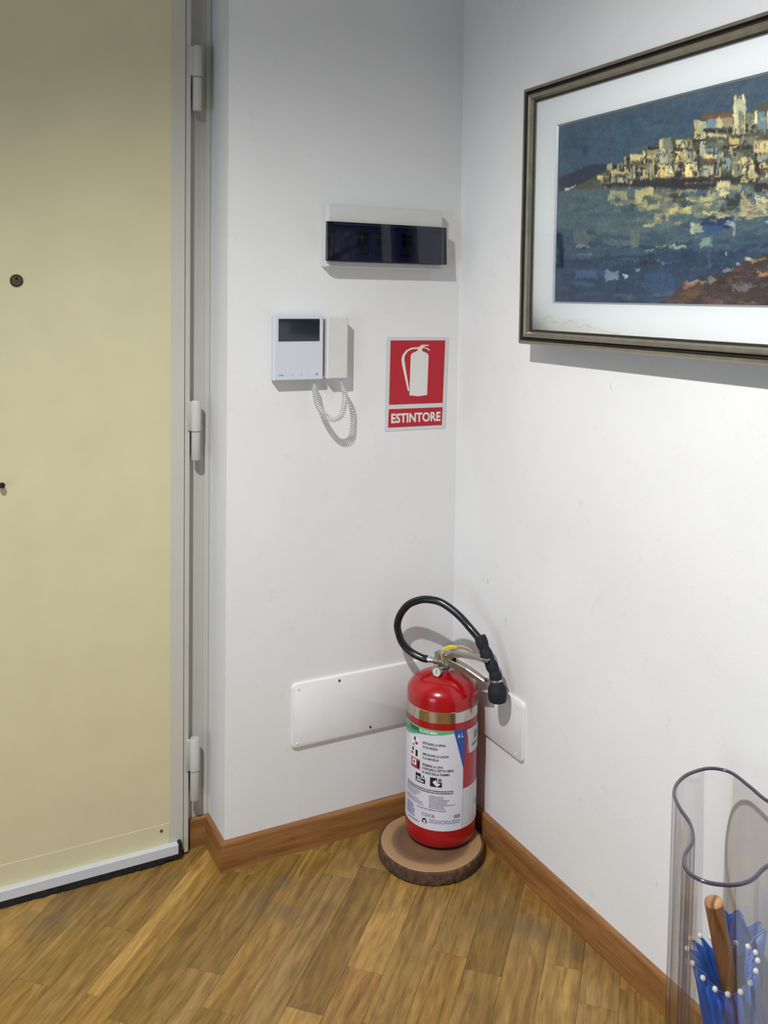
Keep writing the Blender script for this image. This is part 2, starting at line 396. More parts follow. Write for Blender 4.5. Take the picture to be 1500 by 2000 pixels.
def slice_mat():
    m, nt, N, L, P = new_mat('wood_slice_rings'); P.inputs['Roughness'].default_value = 0.6
    tc = N.new('ShaderNodeTexCoord'); n = N.new('ShaderNodeTexNoise'); n.inputs['Scale'].default_value = 9; n.inputs['Detail'].default_value = 3; L.new(tc.outputs['Object'], n.inputs['Vector'])
    ln = N.new('ShaderNodeVectorMath'); ln.operation = 'LENGTH'; L.new(tc.outputs['Object'], ln.inputs[0])
    a = N.new('ShaderNodeMath'); a.operation = 'MULTIPLY_ADD'; a.inputs[1].default_value = 0.02; L.new(n.outputs['Fac'], a.inputs[0]); L.new(ln.outputs['Value'], a.inputs[2])
    r = N.new('ShaderNodeValToRGB'); e = r.color_ramp.elements
    sc_ = N.new('ShaderNodeMath'); sc_.operation = 'MULTIPLY'; sc_.inputs[1].default_value = 6.6; L.new(a.outputs[0], sc_.inputs[0]); L.new(sc_.outputs[0], r.inputs['Fac'])
    e[0].position = 0.0; e[0].color = S(112, 84, 62); e[1].position = 1.0; e[1].color = S(158, 124, 86)
    for p, c in ((0.45, S(122, 92, 68)), (0.62, S(104, 78, 58)), (0.72, S(122, 92, 68)), (0.78, S(162, 128, 90)), (0.93, S(170, 136, 96))):
        x = e.new(p); x.color = c
    wv = N.new('ShaderNodeMath'); wv.operation = 'MULTIPLY'; wv.inputs[1].default_value = 900; L.new(a.outputs[0], wv.inputs[0])
    sn = N.new('ShaderNodeMath'); sn.operation = 'SINE'; L.new(wv.outputs[0], sn.inputs[0])
    mr = N.new('ShaderNodeMapRange'); mr.inputs[1].default_value = -1; mr.inputs[3].default_value = 0.90; mr.inputs[4].default_value = 1.0; L.new(sn.outputs[0], mr.inputs[0])
    q = N.new('ShaderNodeMix'); q.data_type = 'RGBA'; q.blend_type = 'MULTIPLY'; q.inputs[0].default_value = 1
    L.new(r.outputs['Color'], q.inputs[6]); L.new(mr.outputs[0], q.inputs[7]); L.new(q.outputs[2], P.inputs['Base Color'])
    return m
M['slice'] = slice_mat()

# ------------------------------------------------------------------ structure
XR = -0.633            # outside corner of the back wall; the door niche lies beyond it
YF = 0.130             # face of the door jamb
def st(name, mb, mat, label, cat):
    return tag(mb.build(name, mat), label, cat, kind='structure')
st('wall_back', MB().box(XR, 0.0, 0.0, 0.30, 0.0, 2.6), M['wall'], 'narrow white plastered wall carrying the intercom and the red sign', 'wall')
st('wall_right', MB().box(0.0, 0.12, -4.2, 0.30, 0.0, 2.6), M['wall'], 'long white plastered wall carrying the framed seascape', 'wall')
st('wall_niche', MB().box(-1.66, XR, YF + 0.062, 0.30, 0.0, 2.6), M['wall'], 'wall closing the niche behind the entrance door', 'wall')
st('wall_lintel', MB().box(-1.66, XR, 0.0, YF + 0.062, 2.20, 2.6), M['wall'], 'white wall strip above the entrance door', 'wall')
st('wall_door_side', MB().box(-3.4, -1.66, 0.0, 0.30, 0.0, 2.6), M['wall'], 'white wall on the lock side of the entrance door', 'wall')
lw = MB()
for (y0, y1, z0, z1) in ((-4.2, -2.5, 0, 2.6), (-1.3, 0.30, 0, 2.6), (-2.5, -1.3, 0, 0.08), (-2.5, -1.3, 1.65, 2.6)):
    lw.box(-3.52, -3.40, y0, y1, z0, z1)
st('wall_left', lw, M['wall_far'], 'far wall with a window opening, across the hall, darkened to cut bounced light', 'wall')
st('wall_front', MB().box(-3.52, 0.12, -4.32, -4.2, 0.0, 2.6), M['wall_far'], 'wall at the other end of the hall, darkened to cut bounced light', 'wall')
st('ceiling', MB().box(-3.52, 0.12, -4.32, 0.30, 2.6, 2.7), M['ceiling'], 'plain white ceiling of the entrance hall', 'ceiling')

# floor: sub-floor slab with single oak planks laid diagonally on it
floor = st('floor', MB().box(-3.52, 0.12, -4.32, 0.30, -0.06, -0.006), M['subfloor'], 'oak strip parquet laid diagonally towards the corner', 'floor')
TH = math.radians(45.5); PU = (math.cos(TH), math.sin(TH)); PV = (-PU[1], PU[0])
def clip(poly, a, b, c):      # keep a x + b y <= c
    out = []
    for i in range(len(poly)):
        p, q = poly[i], poly[(i + 1) % len(poly)]
        dp, dq = a * p[0] + b * p[1] - c, a * q[0] + b * q[1] - c
        if dp <= 0: out.append(p)
        if dp * dq < 0:
            t = dp / (dp - dq); out.append((p[0] + (q[0] - p[0]) * t, p[1] + (q[1] - p[1]) * t))
    return out
def area(P): return 0.5 * abs(sum(P[i][0] * P[(i + 1) % len(P)][1] - P[(i + 1) % len(P)][0] * P[i][1] for i in range(len(P)))) if len(P) > 2 else 0
def inset(P, d):
    n = len(P); out = []
    for i in range(n):
        p0, p, p1 = Vector(P[i - 1]), Vector(P[i]), Vector(P[(i + 1) % n])
        e0 = (p - p0).normalized(); e1 = (p1 - p).normalized()
        n0 = Vector((-e0.y, e0.x)); n1 = Vector((-e1.y, e1.x)); k = 1 + n0.dot(n1)
        q = p + (n0 + n1) * (d / max(k, 0.3)); out.append((q.x, q.y))
    return out
rnd = random.Random(7)
PW = 0.0773; V0 = 0.067
LIGHT, MID, DARK, GREYISH, YEL, ROSE = (1.30, 1.27, 1.28), (0.93, 0.90, 0.84), (0.76, 0.73, 0.64), (1.00, 1.00, 1.08), (1.02, 0.95, 0.76), (1.0, 0.88, 0.80)
# rows the photo shows: row index -> [(start u, colour)] each plank runs up to the next start
known = {
    -6: [(-1.05, MID), (-0.60, GREYISH), (-0.30, MID)],
    -5: [(-0.92, LIGHT), (-0.512, MID), (-0.12, MID)],
    -4: [(-1.02, YEL), (-0.74, MID), (-0.372, ROSE)],
    -3: [(-1.10, MID), (-0.58, DARK), (-0.10, MID)],
    -2: [(-0.95, YEL), (-0.55, MID), (-0.06, MID)],
    -1: [(-1.20, DARK), (-0.78, MID), (-0.34, YEL)],
    0: [(-1.05, ROSE), (-0.65, LIGHT), (-0.24, MID)],
    1: [(-1.20, LIGHT), (-0.787, DARK), (-0.325, GREYISH)],
    2: [(-1.02, MID), (-0.98, GREYISH), (-0.38, MID)],
    3: [(-1.15, MID), (-0.84, YEL), (-0.30, MID)],
    4: [(-1.10, GREYISH), (-0.753, DARK), (-0.33, YEL)],
    5: [(-1.25, MID), (-0.92, DARK), (-0.44, MID)],
    7: [(-1.20, MID), (-0.70, MID), (-0.25, MID)],
    8: [(-1.22, YEL), (-0.888, MID), (-0.45, MID)],
    9: [(-1.30, MID), (-0.98, MID), (-0.50, YEL)],
}
def plank(u0, u1, v0, v1, colr):
    """one oak strip, clipped at the walls and the door niche; local x runs along the strip"""
    g = 0.00018
    R = [(u0 + g, v0 + g), (u1 - g, v0 + g), (u1 - g, v1 - g), (u0 + g, v1 - g)]
    W = [(u * PU[0] + v * PV[0], u * PU[1] + v * PV[1]) for u, v in R]
    main = clip(clip(clip(clip(W, 1, 0, -0.0005), 0, 1, -0.0), -1, 0, 3.39), 0, -1, 4.19)
    niche = clip(clip(clip(clip(W, 1, 0, XR - 0.0005), 0, -1, 0.0), 0, 1, YF + 0.0), -1, 0, 1.65)
    parts = [p for p in (main, niche) if area(p) > 2e-5]
    if not parts: return None
    c = ((u0 + u1) / 2, (v0 + v1) / 2)
    V = []; F = []
    for P in parts:
        # to local coordinates
        Q = [(x * PU[0] + y * PU[1] - c[0], x * PV[0] + y * PV[1] - c[1]) for x, y in P]
        Q = [q for i, q in enumerate(Q) if (Vector(q) - Vector(Q[i - 1])).length > 1e-5]
        if len(Q) < 3: continue
        T = inset(Q, 0.0002); n = len(Q); b = len(V)
        V += [(x, y, 0.006) for x, y in T] + [(x, y, 0.0054) for x, y in Q] + [(x, y, 0.0) for x, y in Q]
        F.append(tuple(range(b, b + n)))
        for i in range(n):
            j = (i + 1) % n
            F.append((b + n + i, b + n + j, b + j, b + i)); F.append((b + 2 * n + i, b + 2 * n + j, b + n + j, b + n + i))
    if not F: return None
    me = bpy.data.meshes.new('plank'); me.from_pydata(V, [], F); me.update(); me.materials.append(M['plank'])
    o = bpy.data.objects.new('plank', me); COL.objects.link(o); o.parent = floor
    o.location = (c[0] * PU[0] + c[1] * PV[0], c[0] * PU[1] + c[1] * PV[1], -0.006); o.rotation_euler = (0, 0, TH)
    k = rnd.uniform(0.95, 1.05)
    o.color = (colr[0] * k * rnd.uniform(.98, 1.02), colr[1] * k, colr[2] * k * rnd.uniform(.96, 1.04), 1)
    return o
npl = 0
for j in range(-15, 19):
    v1 = V0 + PW * j; v0 = v1 - PW
    st_ = [] if j not in known else list(known[j])
    u = -2.1
    if st_:
        cuts = [(-2.1, MID), (-1.62, rnd.choice((MID, DARK, YEL)))] + st_ + [(st_[-1][0] + 0.5, MID)]
    else:
        cuts = []; u = -2.1 - rnd.uniform(0, 0.4)
        while u < 0.5:
            cuts.append((u, rnd.choice((MID, MID, DARK, YEL, GREYISH, LIGHT, ROSE)))); u += rnd.uniform(0.38, 0.56)
    for i, (a, colr) in enumerate(cuts):
        b = cuts[i + 1][0] if i + 1 < len(cuts) else a + 0.5
        if (a + b) / 2 < -2.0 or b - a < 0.02: continue
        if j == 6:
            continue
        if plank(a, b, v0, v1, colr): npl += 1
# the row with the narrow pale strip that runs out of the niche
vt = V0 + PW * 6
for (a, b, c0, c1, colr) in ((-0.88, -0.36, vt - 0.031, vt, (1.42, 1.36, 1.34)), (-1.42, -0.88, vt - 0.031, vt, YEL), (-2.0, -1.42, vt - 0.031, vt, MID), (-0.96, -0.30, vt - PW, vt - 0.031, YEL), (-1.5, -0.96, vt - PW, vt - 0.031, MID), (-2.1, -1.5, vt - PW, vt - 0.031, MID)):
    plank(a, b, c0, c1, colr)

# baseboards: flat oak strip with an eased top edge
BH, BT = 0.0735, 0.0125
def base_profile(): return [(0, 0), (BT, 0), (BT, BH - 0.006), (BT - 0.0015, BH - 0.0022), (BT - 0.0045, BH), (0, BH)]
def baseboard(name, p0, p1, nrm, m0, m1, mat, label):
    """from p0 to p1 along a wall; nrm points into the room; m0/m1 lengthen or shorten the ends per metre of depth (mitres)"""
    d = (Vector(p1) - Vector(p0)).normalized(); n = Vector(nrm)
    pr = base_profile(); V = []
    for base, m, sg in ((Vector(p0), m0, -1), (Vector(p1), m1, 1)):
        for t, z in pr:
            q = base + n * t + d * (sg * m * t); V.append((q.x, q.y, z))
    k = len(pr)
    F = [tuple(range(k)), tuple(range(2 * k - 1, k - 1, -1))] + [(i, i + k, (i + 1) % k + k, (i + 1) % k) for i in range(k)]
    o = mesh(name, V, F, mat, origin=(p0[0], p0[1], 0)); fix_normals(o)
    return tag(o, label, 'baseboard', kind='structure')
baseboard('baseboard_back', (XR, 0), (0, 0), (0, -1), 1, -1, M['base'], 'oak baseboard under the intercom wall')
baseboard('baseboard_right', (0, 0), (0, -4.2), (-1, 0), -1, 0, M['base_y'], 'oak baseboard running below the framed seascape')
baseboard('baseboard_niche', (XR, 0.0), (XR, YF), (-1, 0), 1, -1, M['base_y'], 'short oak baseboard turning into the door niche')
baseboard('baseboard_jamb', (XR, YF), (-0.6855, YF), (0, -1), -1, 0, M['base'], 'small oak baseboard end against the door jamb')

# ------------------------------------------------------------------ entrance door
YL = 0.100            # face of the leaf
trim = st('trim_1', MB().box(-0.690, XR, YF, YF + 0.06, BH * 0, 2.20), M['frame_paint'], 'pale grey metal door jamb beside the hinges', 'door frame')
mesh('jamb_fillet', *(lambda m: (m.V, m.F))(MB().box(-0.6495, -0.6365, YF - 0.0025, YF, BH, 2.20, 0.001)), M['frame_paint'], trim)
door = thing('door_1', (-1.1, YL, 0.0), 'closed beige entrance door with pale grey edge and white bottom sweep', 'door', kind='structure')
MB().box(-1.64, -0.7405, YL, YL + 0.05, 0.016, 2.18).build('leaf_panel', M['door'], door)
MB().box(-0.7405, -0.7065, YL - 0.0012, YL + 0.05, 0.016, 2.18, 0.001).build('edge_profile', M['door_grey'], door)
MB().box(-0.7065, -0.7048, YL + 0.004, YL + 0.05, 0.010, 2.18).build('edge_groove', M['dark_gap'], door)
MB().box(-0.7048, -0.6930, YL - 0.0006, YL + 0.05, 0.006, 2.18, 0.0012).build('overlap_rim', M['frame_paint'], door)
MB().box(-0.6930, -0.6900, YL + 0.026, YL + 0.06, 0.0, 2.18).build('gap_filler', M['dark_gap'], door)  # dark strip standing in for the shade in the gap beside the jamb
kp = MB().box(-1.64, -0.7405, YL - 0.0012, YL, 0.036, 0.0915, 0.0005).build('kick_plate', M['door'], door)
MB().tube([(-0.760, YL - 0.0030, 0.077), (-0.760, YL - 0.0010, 0.077)], 0.0035, 10).build('screw', M['screw_dark'], kp)
sweep = MB().box(-1.64, -0.7215, YL - 0.0165, YL, 0.0165, 0.0405, 0.001).build('bottom_sweep', M['alu_white'], door)
MB().box(-0.7215, -0.7120, YL - 0.0165, YL, 0.006, 0.044, 0.002).build('end_cap', M['black_rubber'], sweep)
# brush strip under the sweep: bristles of uneven length
br = MB(); r2 = random.Random(3); x = -1.64
V = []; F = []
xs = [-1.64 + 0.004 * i for i in range(int((1.64 - 0.715) / 0.004) + 1)]
for i, xx in enumerate(xs):
    zb = 0.0015 + r2.random() * 0.0025 + (0.006 if xx > -0.752 else 0)
    V += [(xx, YL - 0.015, 0.0175), (xx, YL - 0.017 + r2.uniform(-.002, .002), zb), (xx, YL - 0.004, zb), (xx, YL - 0.003, 0.0175)]
for i in range(len(xs) - 1):
    a = 4 * i
    F += [(a, a + 4, a + 5, a + 1), (a + 1, a + 5, a + 6, a + 2), (a + 2, a + 6, a + 7, a + 3), (a + 3, a + 7, a + 4, a)]
F += [(0, 1, 2, 3), (len(V) - 1, len(V) - 2, len(V) - 3, len(V) - 4)]
mesh('brush', V, F, M['black_rubber'], sweep)
def disc_y(mb, x, z, prof, n=28):
    """turned shape on an axis along -y: prof = [(radius, y)]"""
    m = MB().lathe((0, 0), prof, n)
    mb.add([(x + v[0], v[2], z + v[1]) for v in m.V], m.F); return mb
pe = disc_y(MB(), -1.0808, 1.4035, [(0.0135, YL), (0.0135, YL - 0.003), (0.0122, YL - 0.0042), (0.0108, YL - 0.0030)]).build('peephole', M['brass_dark'], door, ang=40)
disc_y(MB(), -1.0808, 1.4035, [(0.0106, YL - 0.001), (0.0106, YL - 0.0032)]).build('peephole_cover', M['brass'], pe)
disc_y(MB(), -1.0808, 1.4080, [(0.0028, YL - 0.003), (0.0024, YL - 0.0042)], 14).build('peephole_lens', M['lens'], pe)
kn = disc_y(MB(), -1.1138, 0.9550, [(0.0040, YL), (0.0040, YL - 0.010), (0.0062, YL - 0.011), (0.0066, YL - 0.016), (0.0050, YL - 0.019)]).build('knob', M['black_rubber'], door, ang=40)
for z0, zm, z1 in ((1.813, 1.893, 1.965), (0.979, 1.0487, 1.1233), (0.1355, 0.2095, 0.2908)):
    hx, hy, hr = -0.6790, YL - 0.002, 0.0125
    h = MB()
    h.lathe((hx, hy), [(hr * 0.86, zm), (hr, zm + 0.0015), (hr, z1 - 0.004), (hr * 0.80, z1)], 24)
    h.box(-0.7000, hx, hy - 0.0030, hy + 0.004, zm + 0.002, z1 - 0.002, 0.001)
    hg = h.build('hinge', M['frame_paint'], door, ang=45)
    MB().lathe((hx + 0.0003, hy), [(hr * 0.78, z0), (hr * 0.88, z0 + 0.002), (hr * 0.88, zm - 0.0022), (hr * 0.7, zm - 0.0008)], 24).box(hx + 0.001, hx + 0.008, hy, YF, z0 + 0.004, zm - 0.004).build('hinge_barrel', M['frame_paint'], hg, ang=45)
    MB().lathe((hx, hy), [(hr * 0.6, zm - 0.001), (hr * 0.6, zm + 0.001)], 16).build('hinge_pin', M['dark_gap'], hg)

# ------------------------------------------------------------------ wall plates
def plate(name, rect, wall, label, screws):
    a0, a1, z0, z1 = rect; c = ((a0 + a1) / 2, (z0 + z1) / 2)
    fn = (lambda a, b, d: (a, -d, b)) if wall == 'b' else (lambda a, b, d: (-d, a, b))
    t = thing(name, fn(c[0], c[1], 0.0), label, 'cover plate', 'blank junction box covers')
    P0 = rounded(a0, a1, z0, z1, 0.012, 6); P1 = rounded(a0 + .0022, a1 - .0022, z0 + .0022, z1 - .0022, 0.0105, 6)
    n = len(P0)
    V = [fn(a, b, 0.0) for a, b in P0] + [fn(a, b, 0.0052) for a, b in P0] + [fn(a, b, 0.0075) for a, b in P1]
    F = [tuple(range(n - 1, -1, -1)), tuple(range(2 * n, 3 * n))] + [(k * n + i, k * n + (i + 1) % n, (k + 1) * n + (i + 1) % n, (k + 1) * n + i) for k in (0, 1) for i in range(n)]
    o = fix_normals(mesh('cover', V, F, M['cover'], t, True)); sharp(o, 50)
    for a, b, dark in screws:
        s = MB(); q = MB().lathe((0, 0), [(0.0034, 0.0070), (0.0034, 0.0082), (0.0024, 0.0089)], 14)
        s.add([fn(a + v[0], b + v[1], v[2]) for v in q.V], q.F)
        fix_normals(s.build('screw', M['screw_dark'] if dark else M['cover'], t, ang=50))
    return t
plate('cover_plate', (-0.4645, -0.060, 0.2615, 0.4245), 'b', 'wide white blank cover plate low on the wall, left of the extinguisher', ((-0.4487, 0.4115, 0), (-0.3381, 0.4125, 1), (-0.2491, 0.2742, 1), (-0.4502, 0.2741, 0)))
plate('cover_plate', (-0.3320, -0.030, 0.2745, 0.4195), 'r', 'white blank cover plate partly hidden behind the extinguisher nozzle', ((-0.3050, 0.2865, 0), (-0.310, 0.404, 0)))

# ------------------------------------------------------------------ consumer unit
pn = thing('electrical_panel', (-0.236, 0.0, 1.45), 'white circuit breaker panel with a smoked lid above the red sign', 'breaker panel')
X0, X1, Z0, Z1 = -0.3975, -0.0735, 1.4485, 1.6015
pb = MB().box(X0, X1, -0.030, 0.0, Z0, Z1, 0.003)
pb.build('housing', M['abs_ivory'], pn)
fr = MB().box(X0 + .003, X1 - .003, -0.0355, -0.029, 1.5575, Z1 - .002, 0.0015).box(X0 + .003, X1 - .003, -0.0355, -0.029, Z0 + .002, 1.4635, 0.0015).box(X0 + .003, X0 + .014, -0.0355, -0.029, 1.4635, 1.5575).box(X1 - .014, X1 - .003, -0.0355, -0.029, 1.4635, 1.5575)
fr.build('front_frame', M['abs_ivory'], pn)
MB().box(X0 + .014, X1 - .014, -0.0308, -0.0295, 1.4655, 1.5555).build('recess', M['well'], pn)
for i in range(8):
    if i == 2 or i == 5: continue
    bx = -0.322 + 0.0178 * i + (0.018 if i > 4 else 0)
    b_ = MB().box(bx, bx + 0.0168, -0.0365, -0.0305, 1.484, 1.541, 0.0008).build('breaker', M['breaker'], pn)
    MB().box(bx + .004, bx + .013, -0.0420, -0.0365, 1.506, 1.521, 0.001).build('breaker_switch', M['breaker_dark'], b_)
    MB().box(bx + .002, bx + .0148, -0.0371, -0.0363, 1.527, 1.536).build('breaker_mark', M['breaker_dark'], b_)
# lid: hinged smoked cover, standing a little further out at its lower edge
lid = MB()
x0, x1, za, zb = X0 - .004, X1 + .003, 1.4635, 1.5575
ya, yb = -0.0510, -0.0455
lid.add([(x0, yb, zb), (x1, yb, zb), (x1, ya, za), (x0, ya, za)], [(0, 1, 2, 3)])
ld = lid.build('lid', M['smoke'], pn)
ed = MB()
def slab(p, q, r_, s_): ed.add([p, q, r_, s_], [(0, 1, 2, 3)])
for (pa, pb_, h0, h1) in (((x0, yb, zb), (x1, yb, zb), 0, 0),):
    ed.box(x0, x1, yb, -0.0360, zb - 0.0018, zb)
ed.box(x0, x1, ya, -0.0360, za, za + 0.0018)
for xx in (x0, x1 - .0018):
    ed.add([(xx, yb, zb), (xx + .0018, yb, zb), (xx + .0018, ya, za), (xx, ya, za), (xx, -0.0360, zb), (xx + .0018, -0.0360, zb), (xx + .0018, -0.0360, za), (xx, -0.0360, za)],
           [(0, 1, 2, 3), (0, 3, 7, 4), (1, 5, 6, 2), (3, 2, 6, 7), (0, 4, 5, 1)])
ed.build('lid_rim', M['lid_edge'], ld)

# ------------------------------------------------------------------ video intercom
ic = thing('video_intercom', (-0.43, 0.0, 1.17), 'white video intercom with dark screen, handset and coiled cord', 'intercom')
MB().box(-0.524, -0.342, -0.014, 0.0, 1.182, 1.328, 0.002).build('wall_bracket', M['abs_white'], ic)
MB().box(-0.5285, -0.4015, -0.030, -0.006, 1.1765, 1.3335, 0.0025).build('monitor_body', M['abs_blue'], ic)
sb = MB().box(-0.5178, -0.4125, -0.0306, -0.029, 1.2704, 1.3240).build('screen', M['screen'], ic)
def on_front(V2, d): return [(a, -d, b) for a, b in V2]
def ring2(cx, cz, r, w, n=16):
    V = [(cx + rr * math.cos(2 * math.pi * k / n), cz + rr * math.sin(2 * math.pi * k / n)) for rr in (r, r - w) for k in range(n)]
    return V, [(k, (k + 1) % n, n + (k + 1) % n, n + k) for k in range(n)]
def flat(name, V2, F, mat, parent, d): return mesh(name, on_front(V2, d), F, mat, parent)
V2, F = ring2(-0.514, 1.1907, 0.0026, 0.0007); n = len(V2)
V2 = V2 + [(-0.5114, 1.1900), (-0.5050, 1.1900), (-0.5050, 1.1910), (-0.5114, 1.1910), (-0.5068, 1.1880), (-0.5050, 1.1880)]
flat('key_mark', V2, F + [(n, n + 1, n + 2, n + 3), (n, n + 1, n + 5, n + 4)], M['icon'], ic, 0.0304)
for cx in (-0.482, -0.4581):
    flat('button_mark', [(cx - .0006, 1.1888), (cx + .0006, 1.1888), (cx + .0006, 1.1930), (cx - .0006, 1.1930)], [(0, 1, 2, 3)], M['icon'], ic, 0.0304)
V2, F = ring2(-0.4185, 1.1906, 0.0026, 0.0018)
flat('button_mark', V2, F, M['icon'], ic, 0.0304)
# handset: long flat bar with thick ear and mouth ends, standing clear of the base
hs = MB().box(-0.3945, -0.3385, -0.037, -0.018, 1.1775, 1.3285, 0.003)
hs.box(-0.3925, -0.3405, -0.019, -0.0145, 1.180, 1.220, 0.002).box(-0.3925, -0.3405, -0.019, -0.0145, 1.286, 1.326, 0.002)
hs.build('handset', M['abs_ivory'], ic)
# coiled cord
path = catmull([(-0.4190, -0.016, 1.178), (-0.4193, -0.020, 1.1575), (-0.4218, -0.040, 1.1231), (-0.4093, -0.055, 1.0966), (-0.3888, -0.060, 1.0824), (-0.3661, -0.060, 1.0917), (-0.3523, -0.050, 1.1214), (-0.3483, -0.042, 1.1417), (-0.3500, -0.028, 1.1610), (-0.3540, -0.027, 1.178)], 40)
L_ = [0.0]
for i in range(1, len(path)): L_.append(L_[-1] + (path[i] - path[i - 1]).length)
def at(s):
    s = max(0, min(L_[-1], s)); i = max(0, min(len(L_) - 2, int(np.searchsorted(L_, s)) - 1)); t = (s - L_[i]) / max(1e-9, L_[i + 1] - L_[i]); return path[i].lerp(path[i + 1], t), (path[i + 1] - path[i]).normalized()
turns = 44; per = 12; pts = []; prev = Vector((1, 0, 0))
for k in range(turns * per + 1):
    f = k / (turns * per); s = 0.012 + f * (L_[-1] - 0.022); p, t = at(s)
    prev = (prev - t * prev.dot(t)).normalized(); b = t.cross(prev)
    env = min(1.0, f * 18, (1 - f) * 9); th = 2 * math.pi * k / per
    pts.append(p + (prev * math.cos(th) + b * math.sin(th)) * 0.0056 * env)
pts = [path[0]] + pts + [path[-1]]
MB().tube(pts, 0.0016, 6).build('coiled_cord', M['abs_ivory'], ic, smooth=True)

# ------------------------------------------------------------------ extinguisher sign
sg = thing('extinguisher_sign', (-0.125, 0.0, 1.035), 'red and white ESTINTORE sign with extinguisher symbol on the wall', 'sign')
sx = lambda a, b, d: (a, -d, b)
def quad(nm, q, mat, par, d): return mesh(nm, [sx(a, b, d) for a, b in q], [(0, 1, 2, 3)], mat, par)
MB().prism([(-0.2145, 1.2775), (-0.2162, 1.0365), (-0.0360, 1.0350), (-0.0300, 1.2760)], sx, 0.0, 0.0014).build('sign_plate', M['sign_white'], sg)
quad('red_field', [(-0.2033, 1.2686), (-0.2050, 1.1040), (-0.0457, 1.1025), (-0.0410, 1.2672)], M['sign_red'], sg, 0.0017)
quad('red_field', [(-0.2056, 1.0927), (-0.2070, 1.0453), (-0.0470, 1.0438), (-0.0455, 1.0912)], M['sign_red'], sg, 0.0017)
V2, F = text2d('ESTINTORE', -0.1985, -0.0515, 1.0553, 1.0805, bold=0.036, spacing=1.02)
mesh('sign_text', [sx(a, b - (a + .125) * .008, 0.0020) for a, b in V2], F, M['sign_print'], sg)
pict = [(-0.12, 1.2506), (-0.1121, 1.2564), (-0.0912, 1.2561), (-0.0896, 1.2544), (-0.1056, 1.2516), (-0.108, 1.2498), (-0.0943, 1.2482), (-0.0864, 1.2418), (-0.0885, 1.2404), (-0.0991, 1.2468), (-0.1104, 1.2477), (-0.1111, 1.2435), (-0.1086, 1.2393), (-0.0956, 1.2342), (-0.091, 1.2285), (-0.0936, 1.1253), (-0.1193, 1.1227), (-0.1465, 1.1265), (-0.1443, 1.2301), (-0.1389, 1.2356), (-0.1278, 1.2396), (-0.1244, 1.2423), (-0.1223, 1.2458), (-0.1406, 1.2453), (-0.1532, 1.24), (-0.1617, 1.229), (-0.1626, 1.218), (-0.1587, 1.1957), (-0.1472, 1.1425), (-0.1472, 1.137), (-0.1514, 1.1385), (-0.1683, 1.2015), (-0.1714, 1.2181), (-0.1688, 1.2305), (-0.158, 1.2428), (-0.1423, 1.2495)]
mesh('extinguisher_symbol', [sx(a, b, 0.0020) for a, b in pict], [tuple(range(len(pict)))], M['sign_print'], sg)

# ------------------------------------------------------------------ wood slice under the extinguisher
SC = (-0.1530, -0.1600); SR = 0.1290; SH = 0.033
ws = thing('wood_slice', (SC[0], SC[1], 0.0), 'round slab of tree trunk with bark edge, standing under the extinguisher', 'wood slice')
def wob(th): return 1 + 0.010 * math.sin(2 * th + 0.6) + 0.007 * math.sin(3 * th + 2.0) + 0.004 * math.sin(7 * th)
r5 = random.Random(11); rough_ = [[r5.uniform(-0.0022, 0.0022) for _ in range(120)] for _ in range(6)]
MB().lathe(SC, [(SR - .006, 0.0), (SR - .004, SH - 0.0012), (SR - .0055, SH)], 120, fn=lambda th, z: wob(th)).build('wood_disc', M['slice'], ws, ang=30)
V = []; F = []; zs = [0.0, 0.004, 0.012, 0.020, 0.028, SH - 0.0012]; n = 120
for i, z in enumerate(zs):
    for k in range(n):
        th = 2 * math.pi * k / n; rr = SR * wob(th) + rough_[i][k] * (0.5 if i in (0, 5) else 1) + 0.0025 * math.sin(math.pi * z / SH)
        V.append((SC[0] + rr * math.cos(th), SC[1] + rr * math.sin(th), z))
for k in range(n):
    th = 2 * math.pi * k / n; rr = (SR - .0058) * wob(th); V.append((SC[0] + rr * math.cos(th), SC[1] + rr * math.sin(th), SH - 0.0010))
for k in range(n):
    th = 2 * math.pi * k / n; rr = (SR - .0058) * wob(th); V.append((SC[0] + rr * math.cos(th), SC[1] + rr * math.sin(th), 0.0))
for i in range(len(zs) + 1):
    F += [(i * n + k, i * n + (k + 1) % n, (i + 1) * n + (k + 1) % n, (i + 1) * n + k) for k in range(n)]
F += [((len(zs) + 1) * n + k, (len(zs) + 1) * n + (k + 1) % n, (k + 1) % n, k) for k in range(n)]
mesh('bark', V, F, M['bark'], ws, True)

# ------------------------------------------------------------------ fire extinguisher
EX = (-0.1150, -0.1400); ER = 0.0885
ex = thing('fire_extinguisher', (EX[0], EX[1], SH), 'red foam fire extinguisher with printed label and black hose, on a wood slice', 'fire extinguisher')
VD = Vector((0.5221, 0.8529)); PR = Vector((0.8529, -0.5221))      # label faces -VD
def cyl(deg, z, r):
    t = math.radians(deg); q = PR * (r * math.sin(t)) - VD * (r * math.cos(t)); return (EX[0] + q.x, EX[1] + q.y, z)
zb_ = SH
MB().lathe(EX, [(0.066, zb_), (0.071, zb_), (0.0735, zb_ + 0.004), (0.0735, zb_ + 0.010)], 72).build('foot_ring', M['black_rubber'], ex, ang=40)
dome = [(ER * math.cos(a) * 0.80 + 0.20 * ER * (1 if a < .01 else math.cos(a) ** 0.3), 0.400 + 0.047 * math.sin(a)) for a in [math.radians(x) for x in range(0, 74, 6)]]
prof = [(0.0700, zb_ + 0.006), (0.0800, zb_ + 0.007), (0.0855, zb_ + 0.012), (ER - .0008, zb_ + 0.022), (ER, zb_ + 0.030), (ER, 0.150), (ER, 0.300), (ER, 0.385)] + dome + [(0.0235, 0.4485), (0.0225, 0.4500)]
MB().lathe(EX, prof, 96).build('cylinder', M['red'], ex, ang=50)
